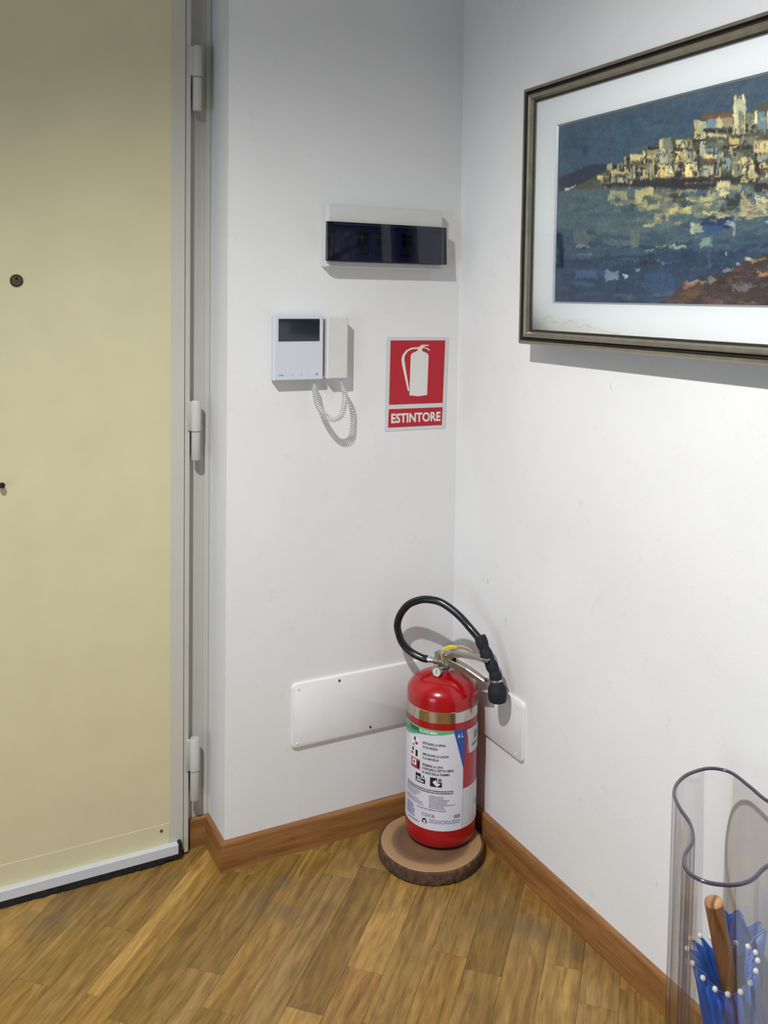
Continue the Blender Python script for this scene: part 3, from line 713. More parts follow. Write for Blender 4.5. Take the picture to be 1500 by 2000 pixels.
# mirror-steel band near the shoulder
bandp = [(ER, 0.3525), (ER + .0009, 0.3532), (ER + .0009, 0.3795), (ER, 0.3802)]
MB().lathe(EX, bandp, 96, False, False).build('steel_band', M['chrome'], ex, ang=50)
def strip(name, p0, p1, zlo, zhi, mat, parent, dr, step=3.0):
    n = max(1, int(math.ceil((p1 - p0) / step))); V = []
    for i in range(n + 1):
        p = p0 + (p1 - p0) * i / n; V += [cyl(p, zlo(p), ER + dr), cyl(p, zhi(p), ER + dr)]
    return mesh(name, V, [(2 * i, 2 * i + 2, 2 * i + 3, 2 * i + 1) for i in range(n)], mat, parent, True)
K = lambda z: (lambda p: z)
lb = strip('main_label', -128, 36.6, K(0.0875), K(0.3365), M['lab'], ex, 0.0005)
strip('green_header', -128, 19.5, lambda p: 0.3290 - 0.010 * max(0, min(1, (19.5 - p) / 55)) - 0.016 * max(0, min(1, (-35.5 - p) / 35)), K(0.3365), M['lab_green'], lb, 0.0008)
for a0, a1, zc, sl in ((-75, -40, 0.3225, 0.0002), (-72, -36, 0.3185, 0.00022), (-66, -44, 0.3305, 0.0)):
    strip('header_stripe', a0, a1, lambda p, zc=zc, sl=sl: zc - 0.0008 + (p + 55) * sl, lambda p, zc=zc, sl=sl: zc + 0.0006 + (p + 55) * sl, M['lab_green_dark'], lb, 0.0011)
strip('header_mark', -60, -39, lambda p: 0.3242, lambda p: 0.3325, M['lab_green_dark'], lb, 0.0010)
strip('blue_wedge', 18.6, 38.2, lambda p: 0.3365 - (p - 18.6) / 18.0 * 0.098 if p < 36.6 else 0.2385 + (p - 36.6) * 0.008, K(0.3365), M['lab_blue'], lb, 0.0008, 1.5)
strip('blue_wedge', 36.6, 39.0, K(0.262), K(0.3365), M['lab_blue'], lb, 0.0006, 1.5)
def ctext(name, body, p0, p1, z0, z1, mat, bold=0.0, slope=0.0, dr=0.0012):
    V2, F = text2d(body, p0, p1, z0, z1, bold)
    return mesh(name, [cyl(a, b + (a - p0) * slope, ER + dr) for a, b in V2], F, mat, lb)
ctext('header_text', 'SCHIUMA', -37, -6.5, 0.3252, 0.3330, M['hand'], 0.02)
ctext('capacity_text', '6 L', 26.0, 35.5, 0.3165, 0.3265, M['hand'], 0.02)
for body, a0, a1, zt in (('ESTRARRE LA SPINA', -30.3, 6.6, 0.3030), ('DI SICUREZZA', -30.3, -5.6, 0.2930), ('IMPUGNARE LA LANCIA', -30.3, 11.7, 0.2755), ('E LA MANIGLIA', -30.3, -3.6, 0.2660), ('PREMERE LA LEVA', -30.6, 2.8, 0.2490), ('E DIRIGERE IL GETTO VERSO', -30.9, 20.1, 0.2402), ('LA BASE DELLA FIAMMA', -31.2, 13.7, 0.2308)):
    ctext('instruction_text', body, a0, a1, zt - 0.0058, zt, M['ink'], 0.018)
# three step pictograms
for i, (zt, zb2) in enumerate(((0.3060, 0.2830), (0.2800, 0.2575), (0.2530, 0.2290))):
    pcol = (M['lab'], M['hand'], M['pict_red'])[i]
    st3 = strip('step_pictogram', -55.5, -35.5, K(zb2), K(zt), (M['hand'], M['hand'], M['pict_red'])[i], lb, 0.0009)
    for (a0, a1, q0, q1, mt) in (((-49, -45, .62, 1.0, 'ink_black'), (-46, -40, .25, .55, 'pict_red'), (-52, -47, .05, .22, 'ink_red')), ((-53, -49, .55, .95, 'ink_black'), (-45, -40, .10, .80, 'ink_black'), (-55, -50, .15, .42, 'pict_red')), ((-52, -43, .30, .90, 'hand'), (-50, -46, .45, .75, 'ink_black'), (-41, -36.5, .15, .8, 'ink_black')))[i]:
        strip('pictogram_mark', a0, a1, K(zb2 + (zt - zb2) * q0), K(zb2 + (zt - zb2) * q1), M[mt], st3, 0.0012)
# class A and class B fire squares
for (a0, a1, z0, z1, ch) in ((-43.8, -25.5, 0.1985, 0.2200, 'A'), (-17.3, 1.6, 0.1965, 0.2190, 'B')):
    sq = strip('fire_class', a0, a1, K(z0), K(z1), M['ink_black'], lb, 0.0009)
    strip('class_corner', a1 - 7.5, a1 + 1.8, K(z1 - 0.0105), K(z1 + 0.0012), M['lab'], sq, 0.0011)
    ctext('class_letter', ch, a1 - 5.4, a1 - 0.3, z1 - 0.0088, z1 - 0.0008, M['ink_black'], 0.02, dr=0.0014)
    if ch == 'A':
        for (b0, b1, c0, c1) in ((.12, .48, .52, .66), (.20, .60, .38, .48), (.10, .85, .12, .30)):
            strip('class_mark', a0 + (a1 - a0) * b0, a0 + (a1 - a0) * b1, K(z0 + (z1 - z0) * c0), K(z0 + (z1 - z0) * c1), M['lab2'], sq, 0.0012)
    else:
        c = ((a0 + a1) / 2 + 1.0, (z0 + z1) / 2 - 0.0015)
        mesh('class_mark', [cyl(c[0] + dx, c[1] + dz, ER + 0.0015) for dx, dz in ((-6.5, .0015), (-1, .0085), (0.5, .0015), (6.5, -.0020), (0.5, -.0088))], [(0, 1, 2, 3, 4)], M['hand'], sq)
# fine print as rows of small text bars
r6 = random.Random(5)
def bars(a0, a1, zt, rows, dz, h, mat, ragged=0.2):
    mb = MB()
    for k in range(rows):
        z = zt - k * dz; a = a0; end = a1 - (a1 - a0) * r6.uniform(0, ragged)
        while a < end:
            wd = r6.uniform(1.5, 4.2); b = min(end, a + wd); n = 2
            for i in range(n):
                p, q = a + (b - a) * i / n, a + (b - a) * (i + 1) / n
                mb.add([cyl(p, z - h, ER + .0012), cyl(q, z - h, ER + .0012), cyl(q, z, ER + .0012), cyl(p, z, ER + .0012)], [(0, 1, 2, 3)])
            a = b + r6.uniform(0.5, 0.9)
    return tag(mb.build('fine_print', mat, lb), kind='stuff')
bars(-66, 22, 0.1875, 2, 0.0050, 0.0024, M['ink'], 0.04)
bars(-68, -27, 0.1765, 4, 0.0042, 0.0018, M['ink_soft'], 0.4)
bars(-68, -24, 0.1565, 3, 0.0046, 0.0022, M['ink_soft'], 0.35)
bars(-18.5, 31, 0.1735, 8, 0.0041, 0.0021, M['ink_soft'], 0.55)
bars(-40, 10, 0.1395, 1, 0.004, 0.0028, M['ink_soft'], 0.05)
bars(-66, -44, 0.1380, 8, 0.0040, 0.0026, M['ink_blue'], 0.3)
bars(-60, -34, 0.1010, 1, 0.004, 0.0020, M['ink'], 0.1)
ctext('maker_mark', 'CSI', -31, -19, 0.1195, 0.1275, M['ink_soft'], 0.02)
ctext('maker_mark', 'CB', -18, -9, 0.1195, 0.1270, M['ink_red'], 0.02)
ctext('maker_text', 'SIGNORAZIO', -18, 32, 0.1055, 0.1150, M['ink_blue'], 0.01)
tri = MB()
for k in range(12):
    t0, t1 = math.pi * (0.0 + k / 12), math.pi * (0.0 + (k + 1) / 12)
    tri.add([cyl(-25.6 + r_ * math.cos(t), 0.1035 + r_ * 0.0017 * math.sin(t) * 1.5, ER + .0013) for r_, t in ((4.4, t0), (4.4, t1), (2.6, t1), (2.6, t0))], [(0, 1, 2, 3)])
tri.build('maker_emblem', M['ink'], lb)
strip('maker_emblem_bar', -30.2, -21.2, K(0.1020), K(0.1036), M['ink_red'], lb, 0.0012)
strip('approval_mark', 21.5, 32, K(0.1190), K(0.1268), M['ink_soft'], lb, 0.0012)
# the second and third label at the side
l2 = strip('side_label', 37.4, 98, K(0.0880), lambda p: 0.1865 + max(0, p - 40) * 0.00005, M['lab2'], ex, 0.0005)
strip('label_seam', 36.5, 37.4, K(0.0875), K(0.2380), M['ink_soft'], ex, 0.0004)
for (a0, a1, z0, z1) in ((70, 78, 0.125, 0.142), (44, 48, 0.10, 0.17), (54, 58, 0.10, 0.176), (62, 65, 0.11, 0.16)):
    strip('side_print', a0, a1, K(z0), K(z1), M['ink_blue'] if a0 == 70 else M['lab'], l2, 0.0009)
l3 = strip('inspection_tag', 43.0, 92, lambda p: 0.2690 if p > 50 else 0.2690 + (50 - p) * 0.0088 if p > 43.2 else 0.33, K(0.3310), M['lab2'], ex, 0.0008, 1.4)
mesh('tag_corner', [cyl(a, b, ER + .0007) for a, b in ((42.5, 0.2740), (50.3, 0.2690), (47.5, 0.2905), (44.0, 0.3100))], [(0, 1, 2, 3)], M['ink_red'], l3)
strip('tag_print', 55, 78, K(0.2855), K(0.2890), M['ink'], l3, 0.0011)
strip('tag_print', 62, 74, K(0.300), K(0.318), M['ink_soft'], l3, 0.0011)

# valve
E2 = Vector((0.42, -0.9075)); E1 = Vector((0.65, -0.76))
def pl(u, z, e=E2, off=0.0):
    n_ = Vector((e.y, -e.x)); return (EX[0] + e.x * u + n_.x * off, EX[1] + e.y * u + n_.y * off, z)
vb = MB().lathe(EX, [(0.0205, 0.4470), (0.0205, 0.4520), (0.0175, 0.4530), (0.0175, 0.4560)], 32).build('neck_collar', M['steel'], ex, ang=40)
vm = MB().lathe(EX, [(0.0140, 0.4555), (0.0140, 0.4640), (0.0165, 0.4660), (0.0165, 0.4740), (0.0125, 0.4780), (0.0125, 0.4900), (0.0090, 0.4930)], 6)
vm.tube([pl(-0.006, 0.4700, E1), pl(-0.026, 0.4705, E1)], [0.0095, 0.0078], 14)
vm.tube([pl(0.0, 0.462, E1, -0.004), pl(0.012, 0.462, E1, -0.014)], 0.006, 12)
vm.build('valve_body', M['steel'], ex, ang=40)
# pressure gauge on the valve, facing out
gd = Vector((-0.80, -0.58, 0.14)).normalized(); g0 = Vector((EX[0] - 0.012, EX[1] - 0.006, 0.4535))
gq = MB().tube([g0, g0 + gd * 0.012], 0.006, 12).tube([g0 + gd * 0.012, g0 + gd * 0.0125, g0 + gd * 0.021, g0 + gd * 0.0225], [0.010, 0.0125, 0.0125, 0.0110], 24)
ga = gq.build('pressure_gauge', M['steel'], ex, ang=40)
MB().tube([g0 + gd * 0.0222, g0 + gd * 0.0230], 0.0098, 24).build('gauge_face', M['gauge_face'], ga)
MB().tube([g0 + gd * 0.0228 + Vector((0, 0, -0.006)), g0 + gd * 0.0234 + Vector((0.001, 0, 0.006))], 0.0012, 6).build('gauge_needle', M['gauge_green'], ga)
# levers: folded steel channels (top plate with two cheeks)
def channel(name, pts, wid, dep, th=0.0022, off=None):
    """pts = [(u, z)] along the handle plane; an upside-down U section"""
    P = [Vector(pl(u, z, off=(off[i] if off else 0.0))) for i, (u, z) in enumerate(pts)]; nrm = Vector((E2.y, -E2.x, 0.0)); m = len(P); V = []
    for i in range(m):
        t = (P[min(i + 1, m - 1)] - P[max(i - 1, 0)]).normalized(); up = nrm.cross(t)
        if up.z < 0: up = -up
        w_ = wid[i] / 2; d_ = dep[i]
        sec = [(-w_, -d_), (-w_, -.002), (-w_ + .002, 0), (w_ - .002, 0), (w_, -.002), (w_, -d_), (w_ - th, -d_), (w_ - th, -th - .001), (-w_ + th, -th - .001), (-w_ + th, -d_)]
        V += [P[i] + nrm * a + up * b for a, b in sec]
    k = 10
    F = [(i * k + j, i * k + (j + 1) % k, (i + 1) * k + (j + 1) % k, (i + 1) * k + j) for i in range(m - 1) for j in range(k)] + [tuple(range(k)), tuple((m - 1) * k + j for j in range(k - 1, -1, -1))]
    o = mesh(name, V, F, M['steel'], ex); fix_normals(o); return o
lv = channel('squeeze_lever', [(-0.020, 0.4935), (-0.004, 0.4965), (0.022, 0.4990), (0.034, 0.5055), (0.060, 0.5100), (0.100, 0.5165), (0.130, 0.5200), (0.143, 0.5205)], [0.020, 0.022, 0.022, 0.020, 0.018, 0.018, 0.018, 0.013], [0.018, 0.022, 0.020, 0.013, 0.010, 0.009, 0.009, 0.007], off=[0, 0, 0, 0, .003, .010, .017, .019])
ch = channel('carry_handle', [(0.004, 0.4850), (0.022, 0.4870), (0.045, 0.4830), (0.075, 0.4765), (0.105, 0.4665), (0.125, 0.4590)], [0.023, 0.024, 0.023, 0.021, 0.020, 0.018], [0.017, 0.020, 0.017, 0.014, 0.012, 0.009])
MB().tube([pl(0.122, 0.4575, off=-0.003), pl(0.135, 0.4600, off=0.000), pl(0.147, 0.4640, off=0.002)], [0.0050, 0.0045, 0.0035], 10).build('handle_clip', M['steel'], ch, smooth=True)
# hose clip ring at the lever's end
MB().tube([pl(0.012, 0.4905, off=-0.016), pl(0.012, 0.4905, off=0.016)], 0.0040, 12).build('pivot_pin', M['steel'], ex, ang=40)
MB().tube(catmull([pl(-0.006, 0.478, off=-.012), pl(-0.012, 0.481, off=-.017), pl(0.004, 0.476, off=-.018), pl(0.028, 0.486, off=-.014)], 6), 0.0010, 6).build('safety_pin', M['hose'], ex, smooth=True)
# yellow seal: looped strap with a flat tag
ys = MB().tube(catmull([pl(0.008, 0.481, off=.014), pl(0.006, 0.497, off=.0165), pl(0.012, 0.511, off=.010), pl(0.030, 0.518, off=.002), pl(0.050, 0.522, off=-.004), pl(0.066, 0.520, off=-.008), pl(0.080, 0.514, off=-.010)], 6), [0.0013] * 12 + [0.0016] * 8 + [0.0011] * 8 + [0.0008] * 9, 6).build('yellow_seal', M['yellow'], ex, smooth=True)
tg = [pl(0.006, 0.505, off=.013), pl(0.010, 0.514, off=.011), pl(0.026, 0.521, off=.004), pl(0.042, 0.5215, off=0.0), pl(0.040, 0.516, off=0.0), pl(0.022, 0.509, off=.005)]
MB().add([Vector(p) for p in tg] + [Vector(p) + Vector((0.001, 0.0018, -0.0006)) for p in tg], [(0, 1, 2, 3, 4, 5), (11, 10, 9, 8, 7, 6)] + [(i, i + 6, (i + 1) % 6 + 6, (i + 1) % 6) for i in range(6)]).build('seal_tag', M['yellow'], ys)
# hose
MB().tube([pl(-0.0240, 0.4705, E1), pl(-0.0300, 0.4706, E1), pl(-0.0305, 0.4706, E1), pl(-0.0510, 0.4708, E1)], [0.0062, 0.0062, 0.0078, 0.0076], 20).build('hose_ferrule', M['steel_bright'], ex, ang=40)
hp = [(-0.1415, -0.1090, 0.4707), (-0.1520, -0.0970, 0.4716), (-0.1708, -0.0748, 0.4816), (-0.1864, -0.0565, 0.5017), (-0.1941, -0.0475, 0.5310), (-0.1951, -0.0464, 0.5506), (-0.1891, -0.0533, 0.5773), (-0.1759, -0.0688, 0.6028), (-0.1570, -0.0909, 0.6181), (-0.1419, -0.1085, 0.6227), (-0.1228, -0.1312, 0.6210), (-0.1058, -0.1545, 0.6096), (-0.0905, -0.1800, 0.5922), (-0.0790, -0.2030, 0.5730), (-0.0710, -0.2280, 0.5560), (-0.0690, -0.2400, 0.5470)]
MB().tube(catmull(hp, 6), 0.0094, 18).build('hose', M['hose'], ex, smooth=True)
# padded nozzle: wrapped foam sleeve with bulging segments, then a flared bell
np_ = catmull([(-0.0700, -0.2340, 0.5620), (-0.0655, -0.2475, 0.5340), (-0.0590, -0.2620, 0.5080), (-0.0535, -0.2740, 0.4850), (-0.0505, -0.2805, 0.4660)], 14)
rad = [0.0128 + 0.0024 * abs(math.sin(math.pi * 4 * i / (len(np_) - 1))) + 0.0006 * math.sin(i * 2.3) for i in range(len(np_))]
rad[0] = 0.0095
sl = MB().tube(np_, rad, 20).build('foam_sleeve', M['hose_cloth'], ex, smooth=True)
bp = [(-0.0505, -0.2805, 0.4670), (-0.0503, -0.2812, 0.4600), (-0.0497, -0.2822, 0.4480), (-0.0492, -0.2832, 0.4360), (-0.0488, -0.2840, 0.4240), (-0.0487, -0.2843, 0.4165), (-0.0487, -0.2843, 0.4140)]
MB().tube(bp, [0.0125, 0.0150, 0.0215, 0.0232, 0.0222, 0.0205, 0.0150], 20).build('nozzle', M['hose_cloth'], ex, smooth=True)
MB().tube([(-0.0507, -0.2803, 0.4690), (-0.0504, -0.2808, 0.4640)], [0.0142, 0.0142], 20).build('nozzle_wire', M['steel_bright'], sl)
MB().tube([pl(0.128, 0.5190, off=-.013), pl(0.128, 0.5190, off=-.018), pl(0.128, 0.519, off=.012)], 0.0038, 10).build('hose_clip', M['steel'], ex)

# ------------------------------------------------------------------ framed seascape
FY0, FY1, FZ0, FZ1 = -0.3505, -1.2700, 1.2772, 1.8497      # outer frame
pic = thing('framed_painting', (0.0, -0.788, FZ0), 'framed painting of a coastal hill town in blues and cream, white mat', 'painting')
FP = [(0, 0.0), (0, 0.036), (0.003, 0.041), (0.0085, 0.041), (0.0115, 0.035), (0.0135, 0.034), (0.0165, 0.039), (0.0195, 0.0405), (0.0245, 0.0375), (0.0285, 0.031), (0.0310, 0.0305), (0.0335, 0.0290), (0.0335, 0.012), (0.030, 0.0)]
cor = [(FY0, FZ0, -1, 1), (FY1, FZ0, 1, 1), (FY1, FZ1, 1, -1), (FY0, FZ1, -1, -1)]
for s in range(4):
    a, b = cor[s], cor[(s + 1) % 4]; V = []
    for c in (a, b):
        for w_, d_ in FP: V.append((-d_ - 0.019, c[0] + c[2] * w_, c[1] + c[3] * w_))
    k = len(FP); F = [(i, (i + 1) % k, (i + 1) % k + k, i + k) for i in range(k)] + [tuple(range(k)), tuple(range(2 * k - 1, k - 1, -1))]
    o = mesh('frame_side', V, F, M['frame_metal'], pic); fix_normals(o)
    o.data.materials.append(M['frame_dark'])
    for i in (0, 3, 4, 5, 9, 10): o.data.polygons[i].material_index = 1
IY0, IY1, IZ0, IZ1 = FY0 - .0305, FY1 + .0305, FZ0 + .0305, FZ1 - .0305
PY0, PY1, PZ0, PZ1 = -0.4570, -1.1635, 1.3737, 1.7523       # sight size of the painting
XM = -0.0445
def ring_rect(x, o_, i_):
    V = [(x, o_[0], o_[2]), (x, o_[1], o_[2]), (x, o_[1], o_[3]), (x, o_[0], o_[3]), (x, i_[0], i_[2]), (x, i_[1], i_[2]), (x, i_[1], i_[3]), (x, i_[0], i_[3])]
    return V, [(i, (i + 1) % 4, (i + 1) % 4 + 4, i + 4) for i in range(4)]
V, F = ring_rect(XM, (IY0, IY1, IZ0, IZ1), (PY0 + .003, PY1 - .003, PZ0 - .003, PZ1 + .003)); mesh('mat_board', V, F, M['mat'], pic)
lip = MB()
o_, i_ = (PY0 + .003, PY1 - .003, PZ0 - .003, PZ1 + .003), (PY0 - .0006, PY1 + .0006, PZ0 + .0006, PZ1 - .0006)
V, F = ring_rect(0, o_, i_); V = [(XM, *v[1:]) for v in V[:4]] + [(XM + 0.0035, *v[1:]) for v in V[4:]]; lip.add(V, F)
lip.build('mat_lip', M['lip'], pic)
MB().box(-0.0375, -0.020, IY1, IY0, IZ0, IZ1).build('backing_board', M['back'], pic)
MB().add([(-0.0485, IY0, IZ0), (-0.0485, IY1, IZ0), (-0.0485, IY1, IZ1), (-0.0485, IY0, IZ1)], [(0, 1, 2, 3)]).build('glass_pane', M['pane'], pic)

for yy, zz in ((FY0 - .03, FZ0 + .03), (FY1 + .03, FZ0 + .03), (FY0 - .03, FZ1 - .03), (FY1 + .03, FZ1 - .03)):
    MB().box(-0.022, 0.0, yy - .006, yy + .006, zz - .006, zz + .006).build('wall_pad', M['back'], pic)
# canvas: a fine sheet whose points carry the paint colours
PWID, PHEI = PY0 - PY1, PZ1 - PZ0
NX, NZ = 570, 308
cv = np.zeros((NZ, NX, 3)); rg = np.random.default_rng(4)
HM = (0.0004991973493674412, 1.1727852405727708e-05, -0.02247664257078605, 5.8601106655080835e-06, -0.0003117348475095905, 0.455989566967093, 0.00022171995906069284, -2.6135303058384535e-06)
def ht(x, y):          # sketch sheet coordinates -> canvas cells
    d = HM[6] * x + HM[7] * y + 1
    return ((HM[0] * x + HM[1] * y + HM[2]) / d / PWID * NX, (HM[3] * x + HM[4] * y + HM[5]) / d / PHEI * NZ)
def fill(poly, col, alpha=1.0, jit=0.0, raw=False):
    P = np.array([p if raw else ht(*p) for p in poly]); x0, y0 = np.floor(P.min(0)).astype(int); x1, y1 = np.ceil(P.max(0)).astype(int)
    x0, y0 = max(0, x0), max(0, y0); x1, y1 = min(NX - 1, x1), min(NZ - 1, y1)
    if x1 < x0 or y1 < y0: return
    gx, gy = np.meshgrid(np.arange(x0, x1 + 1) + .0, np.arange(y0, y1 + 1) + .0); ins = np.zeros(gx.shape, bool)
    for i in range(len(P)):
        (ax, ay), (bx, by) = P[i], P[(i + 1) % len(P)]
        c = (ay > gy) != (by > gy)
        with np.errstate(divide='ignore', invalid='ignore'): ins ^= c & (gx < (bx - ax) * (gy - ay) / (by - ay + 1e-12) + ax)
    colr = np.array(col, float) + ((rg.normal(0, jit) + rg.normal(0, jit * .25, 3)) if jit else 0)
    sub = cv[y0:y1 + 1, x0:x1 + 1]; sub[ins] = sub[ins] * (1 - alpha) + colr * alpha
def rect(x0, y0, x1, y1, col, sk=0.0, jit=5, alpha=1.0):
    j = lambda: rg.uniform(-6, 6)
    fill([(x0 + j(), y0 + j()), (x1 + j(), y0 + sk + j()), (x1 + j(), y1 + sk + j()), (x0 + j(), y1 + j())], col, alpha, jit)
# sky
for yy in range(NZ):
    t = yy / NZ; a = np.array((60, 82, 100)) if t < .7 else np.array((60, 82, 100)) * (1 - (t - .7) / .3) + np.array((66, 82, 96)) * (t - .7) / .3
    cv[yy, :] = a
for k in range(260):
    x, y = rg.uniform(0, NX), rg.uniform(NZ * .45, NZ); l = rg.uniform(15, 55); h = rg.uniform(3, 11); a = rg.uniform(-.35, .1)
    base = np.array((72, 92, 106)) if rg.random() < .5 else np.array((54, 74, 94))
    fill([(x, y), (x + l, y + l * a), (x + l * .9, y + h + l * a), (x - l * .1, y + h)], base, 0.28, 6, True)
fill([(200, 390), (250, 380), (245, 450), (215, 470)], (44, 62, 84), 0.6)
fill([(640, 265), (760, 230), (770, 245), (660, 290)], (96, 114, 124), 0.35)
# sea
for k in range(1):
    fill([(20, 690), (1700, 640), (2400, 640), (2400, 1480), (10, 1480)], (76, 94, 100))
    fill([(20, 980), (600, 1000), (1000, 880), (2400, 860), (2400, 1480), (10, 1480)], (56, 76, 92))
    fill([(20, 1170), (900, 1120), (2400, 1080), (2400, 1480), (10, 1480)], (42, 60, 82))
for k in range(900):
    x = rg.uniform(0, 2300); y = rg.uniform(690, 1470); l = rg.uniform(30, 150); h = rg.uniform(8, 30)
    t = (y - 690) / 780; pal = [(74, 92, 98), (62, 84, 96), (86, 100, 98), (52, 72, 90)] if t < .45 else [(46, 66, 92), (36, 52, 80), (56, 78, 100), (32, 46, 68), (70, 92, 104)]
    rect(x, y, x + l, y + h, pal[rg.integers(len(pal))], rg.uniform(-10, 6), 7, 0.45)
# far headland
fill([(45, 600), (130, 570), (270, 513), (385, 510), (400, 560), (300, 610), (180, 660), (75, 692), (45, 700)], (42, 52, 68))
fill([(78, 680), (160, 660), (250, 640), (270, 655), (180, 680), (85, 692)], (196, 184, 160))
# town mass
fill([(100, 692), (300, 595), (375, 545), (380, 505), (410, 505), (490, 490), (490, 455), (515, 455), (530, 440), (625, 425), (660, 395), (740, 372), (740, 340), (830, 325), (860, 350), (895, 330), (900, 285), (906, 330), (960, 330), (975, 230), (1040, 165), (1130, 150), (1250, 150), (1250, 40), (1268, 40), (1275, 90), (1290, 40), (1298, 90), (1312, 35), (1330, 60), (1328, 150), (1400, 140), (1440, 90), (1500, 70), (1640, 40), (1800, 90), (1960, 130), (2300, 180), (2300, 700), (1200, 660), (900, 650), (680, 665), (340, 675)], (78, 76, 66))
C_, P_, G_, Y_, D_, B_, R_, E_ = (200, 182, 132), (164, 166, 140), (112, 116, 100), (206, 182, 116), (38, 36, 42), (108, 132, 136), (96, 64, 46), (140, 132, 104)
bl = [(380, 505, 412, 555, P_), (415, 515, 445, 550, D_), (445, 505, 470, 540, E_), (490, 458, 512, 540, P_), (512, 470, 528, 530, D_), (530, 445, 625, 500, C_), (540, 500, 600, 520, G_), (625, 420, 640, 500, Y_), (640, 425, 655, 500, D_), (655, 410, 740, 480, E_), (660, 395, 745, 410, D_), (742, 340, 765, 395, C_), (765, 330, 830, 400, G_), (740, 400, 790, 510, P_), (790, 400, 830, 500, G_), (310, 590, 350, 620, Y_), (350, 575, 430, 600, E_), (430, 560, 505, 575, C_), (400, 610, 510, 650, P_), (515, 540, 570, 610, P_), (570, 520, 620, 600, D_), (620, 530, 640, 610, Y_), (640, 500, 700, 600, G_), (700, 530, 715, 600, D_), (718, 525, 770, 605, Y_), (775, 520, 830, 600, C_), (835, 420, 900, 500, Y_), (850, 345, 900, 400, C_), (905, 340, 975, 420, E_), (830, 405, 970, 416, D_), (905, 420, 980, 510, P_), (880, 430, 892, 540, D_), (978, 215, 1062, 340, P_), (985, 240, 1020, 330, C_), (1040, 165, 1250, 205, R_), (1065, 205, 1130, 265, B_), (1130, 200, 1180, 260, C_), (1180, 195, 1240, 255, E_), (1040, 270, 1240, 300, D_), (1045, 305, 1200, 330, C_), (1250, 60, 1330, 310, P_), (1252, 45, 1275, 300, C_), (1285, 150, 1322, 300, G_), (1290, 40, 1297, 95, C_), (1312, 36, 1328, 95, C_), (1335, 160, 1400, 300, G_), (1402, 140, 1418, 290, C_), (1420, 155, 1470, 270, B_), (1480, 130, 1500, 260, C_), (1500, 90, 1560, 260, P_), (980, 345, 1060, 360, D_), (1020, 360, 1060, 460, P_), (1060, 400, 1160, 430, B_), (1030, 440, 1130, 470, C_), (1060, 360, 1210, 395, G_), (1215, 325, 1280, 375, Y_), (1290, 320, 1390, 400, G_), (1395, 350, 1500, 430, C_), (1180, 380, 1380, 410, D_), (1045, 480, 1140, 505, R_), (1030, 520, 1110, 600, P_), (1110, 500, 1130, 590, D_), (1135, 450, 1165, 580, B_), (1190, 460, 1225, 560, B_), (1165, 590, 1300, 620, D_), (915, 515, 960, 600, Y_), (960, 505, 1000, 560, C_), (985, 570, 1020, 600, D_), (840, 510, 880, 560, E_), (850, 560, 910, 600, D_), (1240, 430, 1310, 600, G_), (1315, 455, 1335, 580, C_), (1300, 470, 1385, 510, C_), (1360, 470, 1385, 600, C_), (1390, 440, 1430, 590, D_), (1420, 440, 1500, 500, E_), (1440, 470, 1500, 500, B_), (1420, 510, 1500, 545, C_), (1300, 600, 1400, 650, (52, 62, 52)), (1390, 590, 1500, 640, G_)]
for b_ in bl: rect(*b_[:4], b_[4], 0, 8)
for k in range(90):     # houses going on beyond the frame of the sketch
    x = rg.uniform(1500, 2250); y = rg.uniform(130 + (x - 1500) * .12, 600); pal = [C_, P_, G_, Y_, D_, B_, E_, D_]
    rect(x, y, x + rg.uniform(20, 90), y + rg.uniform(25, 110), pal[rg.integers(8)], 0, 9)
for k in range(520):    # broken palette-knife touches
    x = rg.uniform(330, 1560); top = np.interp(x, [330, 490, 740, 980, 1060, 1250, 1500], [610, 480, 400, 300, 280, 230, 150]); y = rg.uniform(top, 640)
    pal = [D_, D_, G_, E_, P_, C_, Y_, (60, 56, 52), (88, 100, 92), (70, 60, 48)]
    if rg.random() < .6: rect(x, y, x + rg.uniform(6, 16), y + rg.uniform(18, 60), pal[rg.integers(10)], 0, 9, 0.75)
    else: rect(x, y, x + rg.uniform(20, 60), y + rg.uniform(5, 13), pal[rg.integers(10)], rg.uniform(-8, 2), 9, 0.8)
# dark quay line and the reflections under it
for (x0, y0, x1, y1) in ((340, 640, 700, 670), (560, 615, 910, 655), (680, 650, 1120, 690), (820, 610, 1100, 640), (1120, 600, 1300, 650), (1390, 640, 1560, 700)): rect(x0, y0, x1, y1, (44, 42, 48), -6, 5, .9)
rl = [(380, 690, 520, 760, (150, 146, 112)), (520, 680, 560, 740, (66, 74, 72)), (560, 690, 620, 780, (176, 164, 116)), (615, 675, 700, 740, (188, 176, 124)), (430, 760, 560, 800, (104, 112, 102)), (700, 690, 800, 760, (96, 98, 88)), (810, 690, 910, 790, (58, 58, 60)), (600, 780, 740, 830, (160, 156, 116)), (740, 770, 810, 850, (120, 122, 104)), (915, 735, 1130, 775, (186, 176, 122)), (820, 790, 960, 850, (190, 174, 114)), (960, 770, 1150, 830, (92, 106, 96)), (1140, 640, 1230, 740, (196, 178, 124)), (1230, 650, 1300, 720, (150, 150, 116)), (1210, 720, 1340, 800, (40, 50, 52)), (1150, 790, 1340, 830, (58, 66, 62)), (1040, 830, 1140, 870, (188, 174, 118)), (1300, 760, 1380, 880, (156, 150, 118)), (1390, 730, 1480, 860, (190, 178, 136)), (1140, 850, 1300, 885, (164, 160, 122)), (1490, 700, 1560, 880, (110, 116, 106)), (690, 850, 760, 930, (128, 124, 96)), (770, 830, 810, 900, (150, 140, 98)), (880, 900, 1000, 950, (44, 62, 90)), (1040, 885, 1250, 960, (36, 50, 82))]
for b_ in rl: rect(*b_[:4], b_[4], rg.uniform(-10, 4), 8, .9)
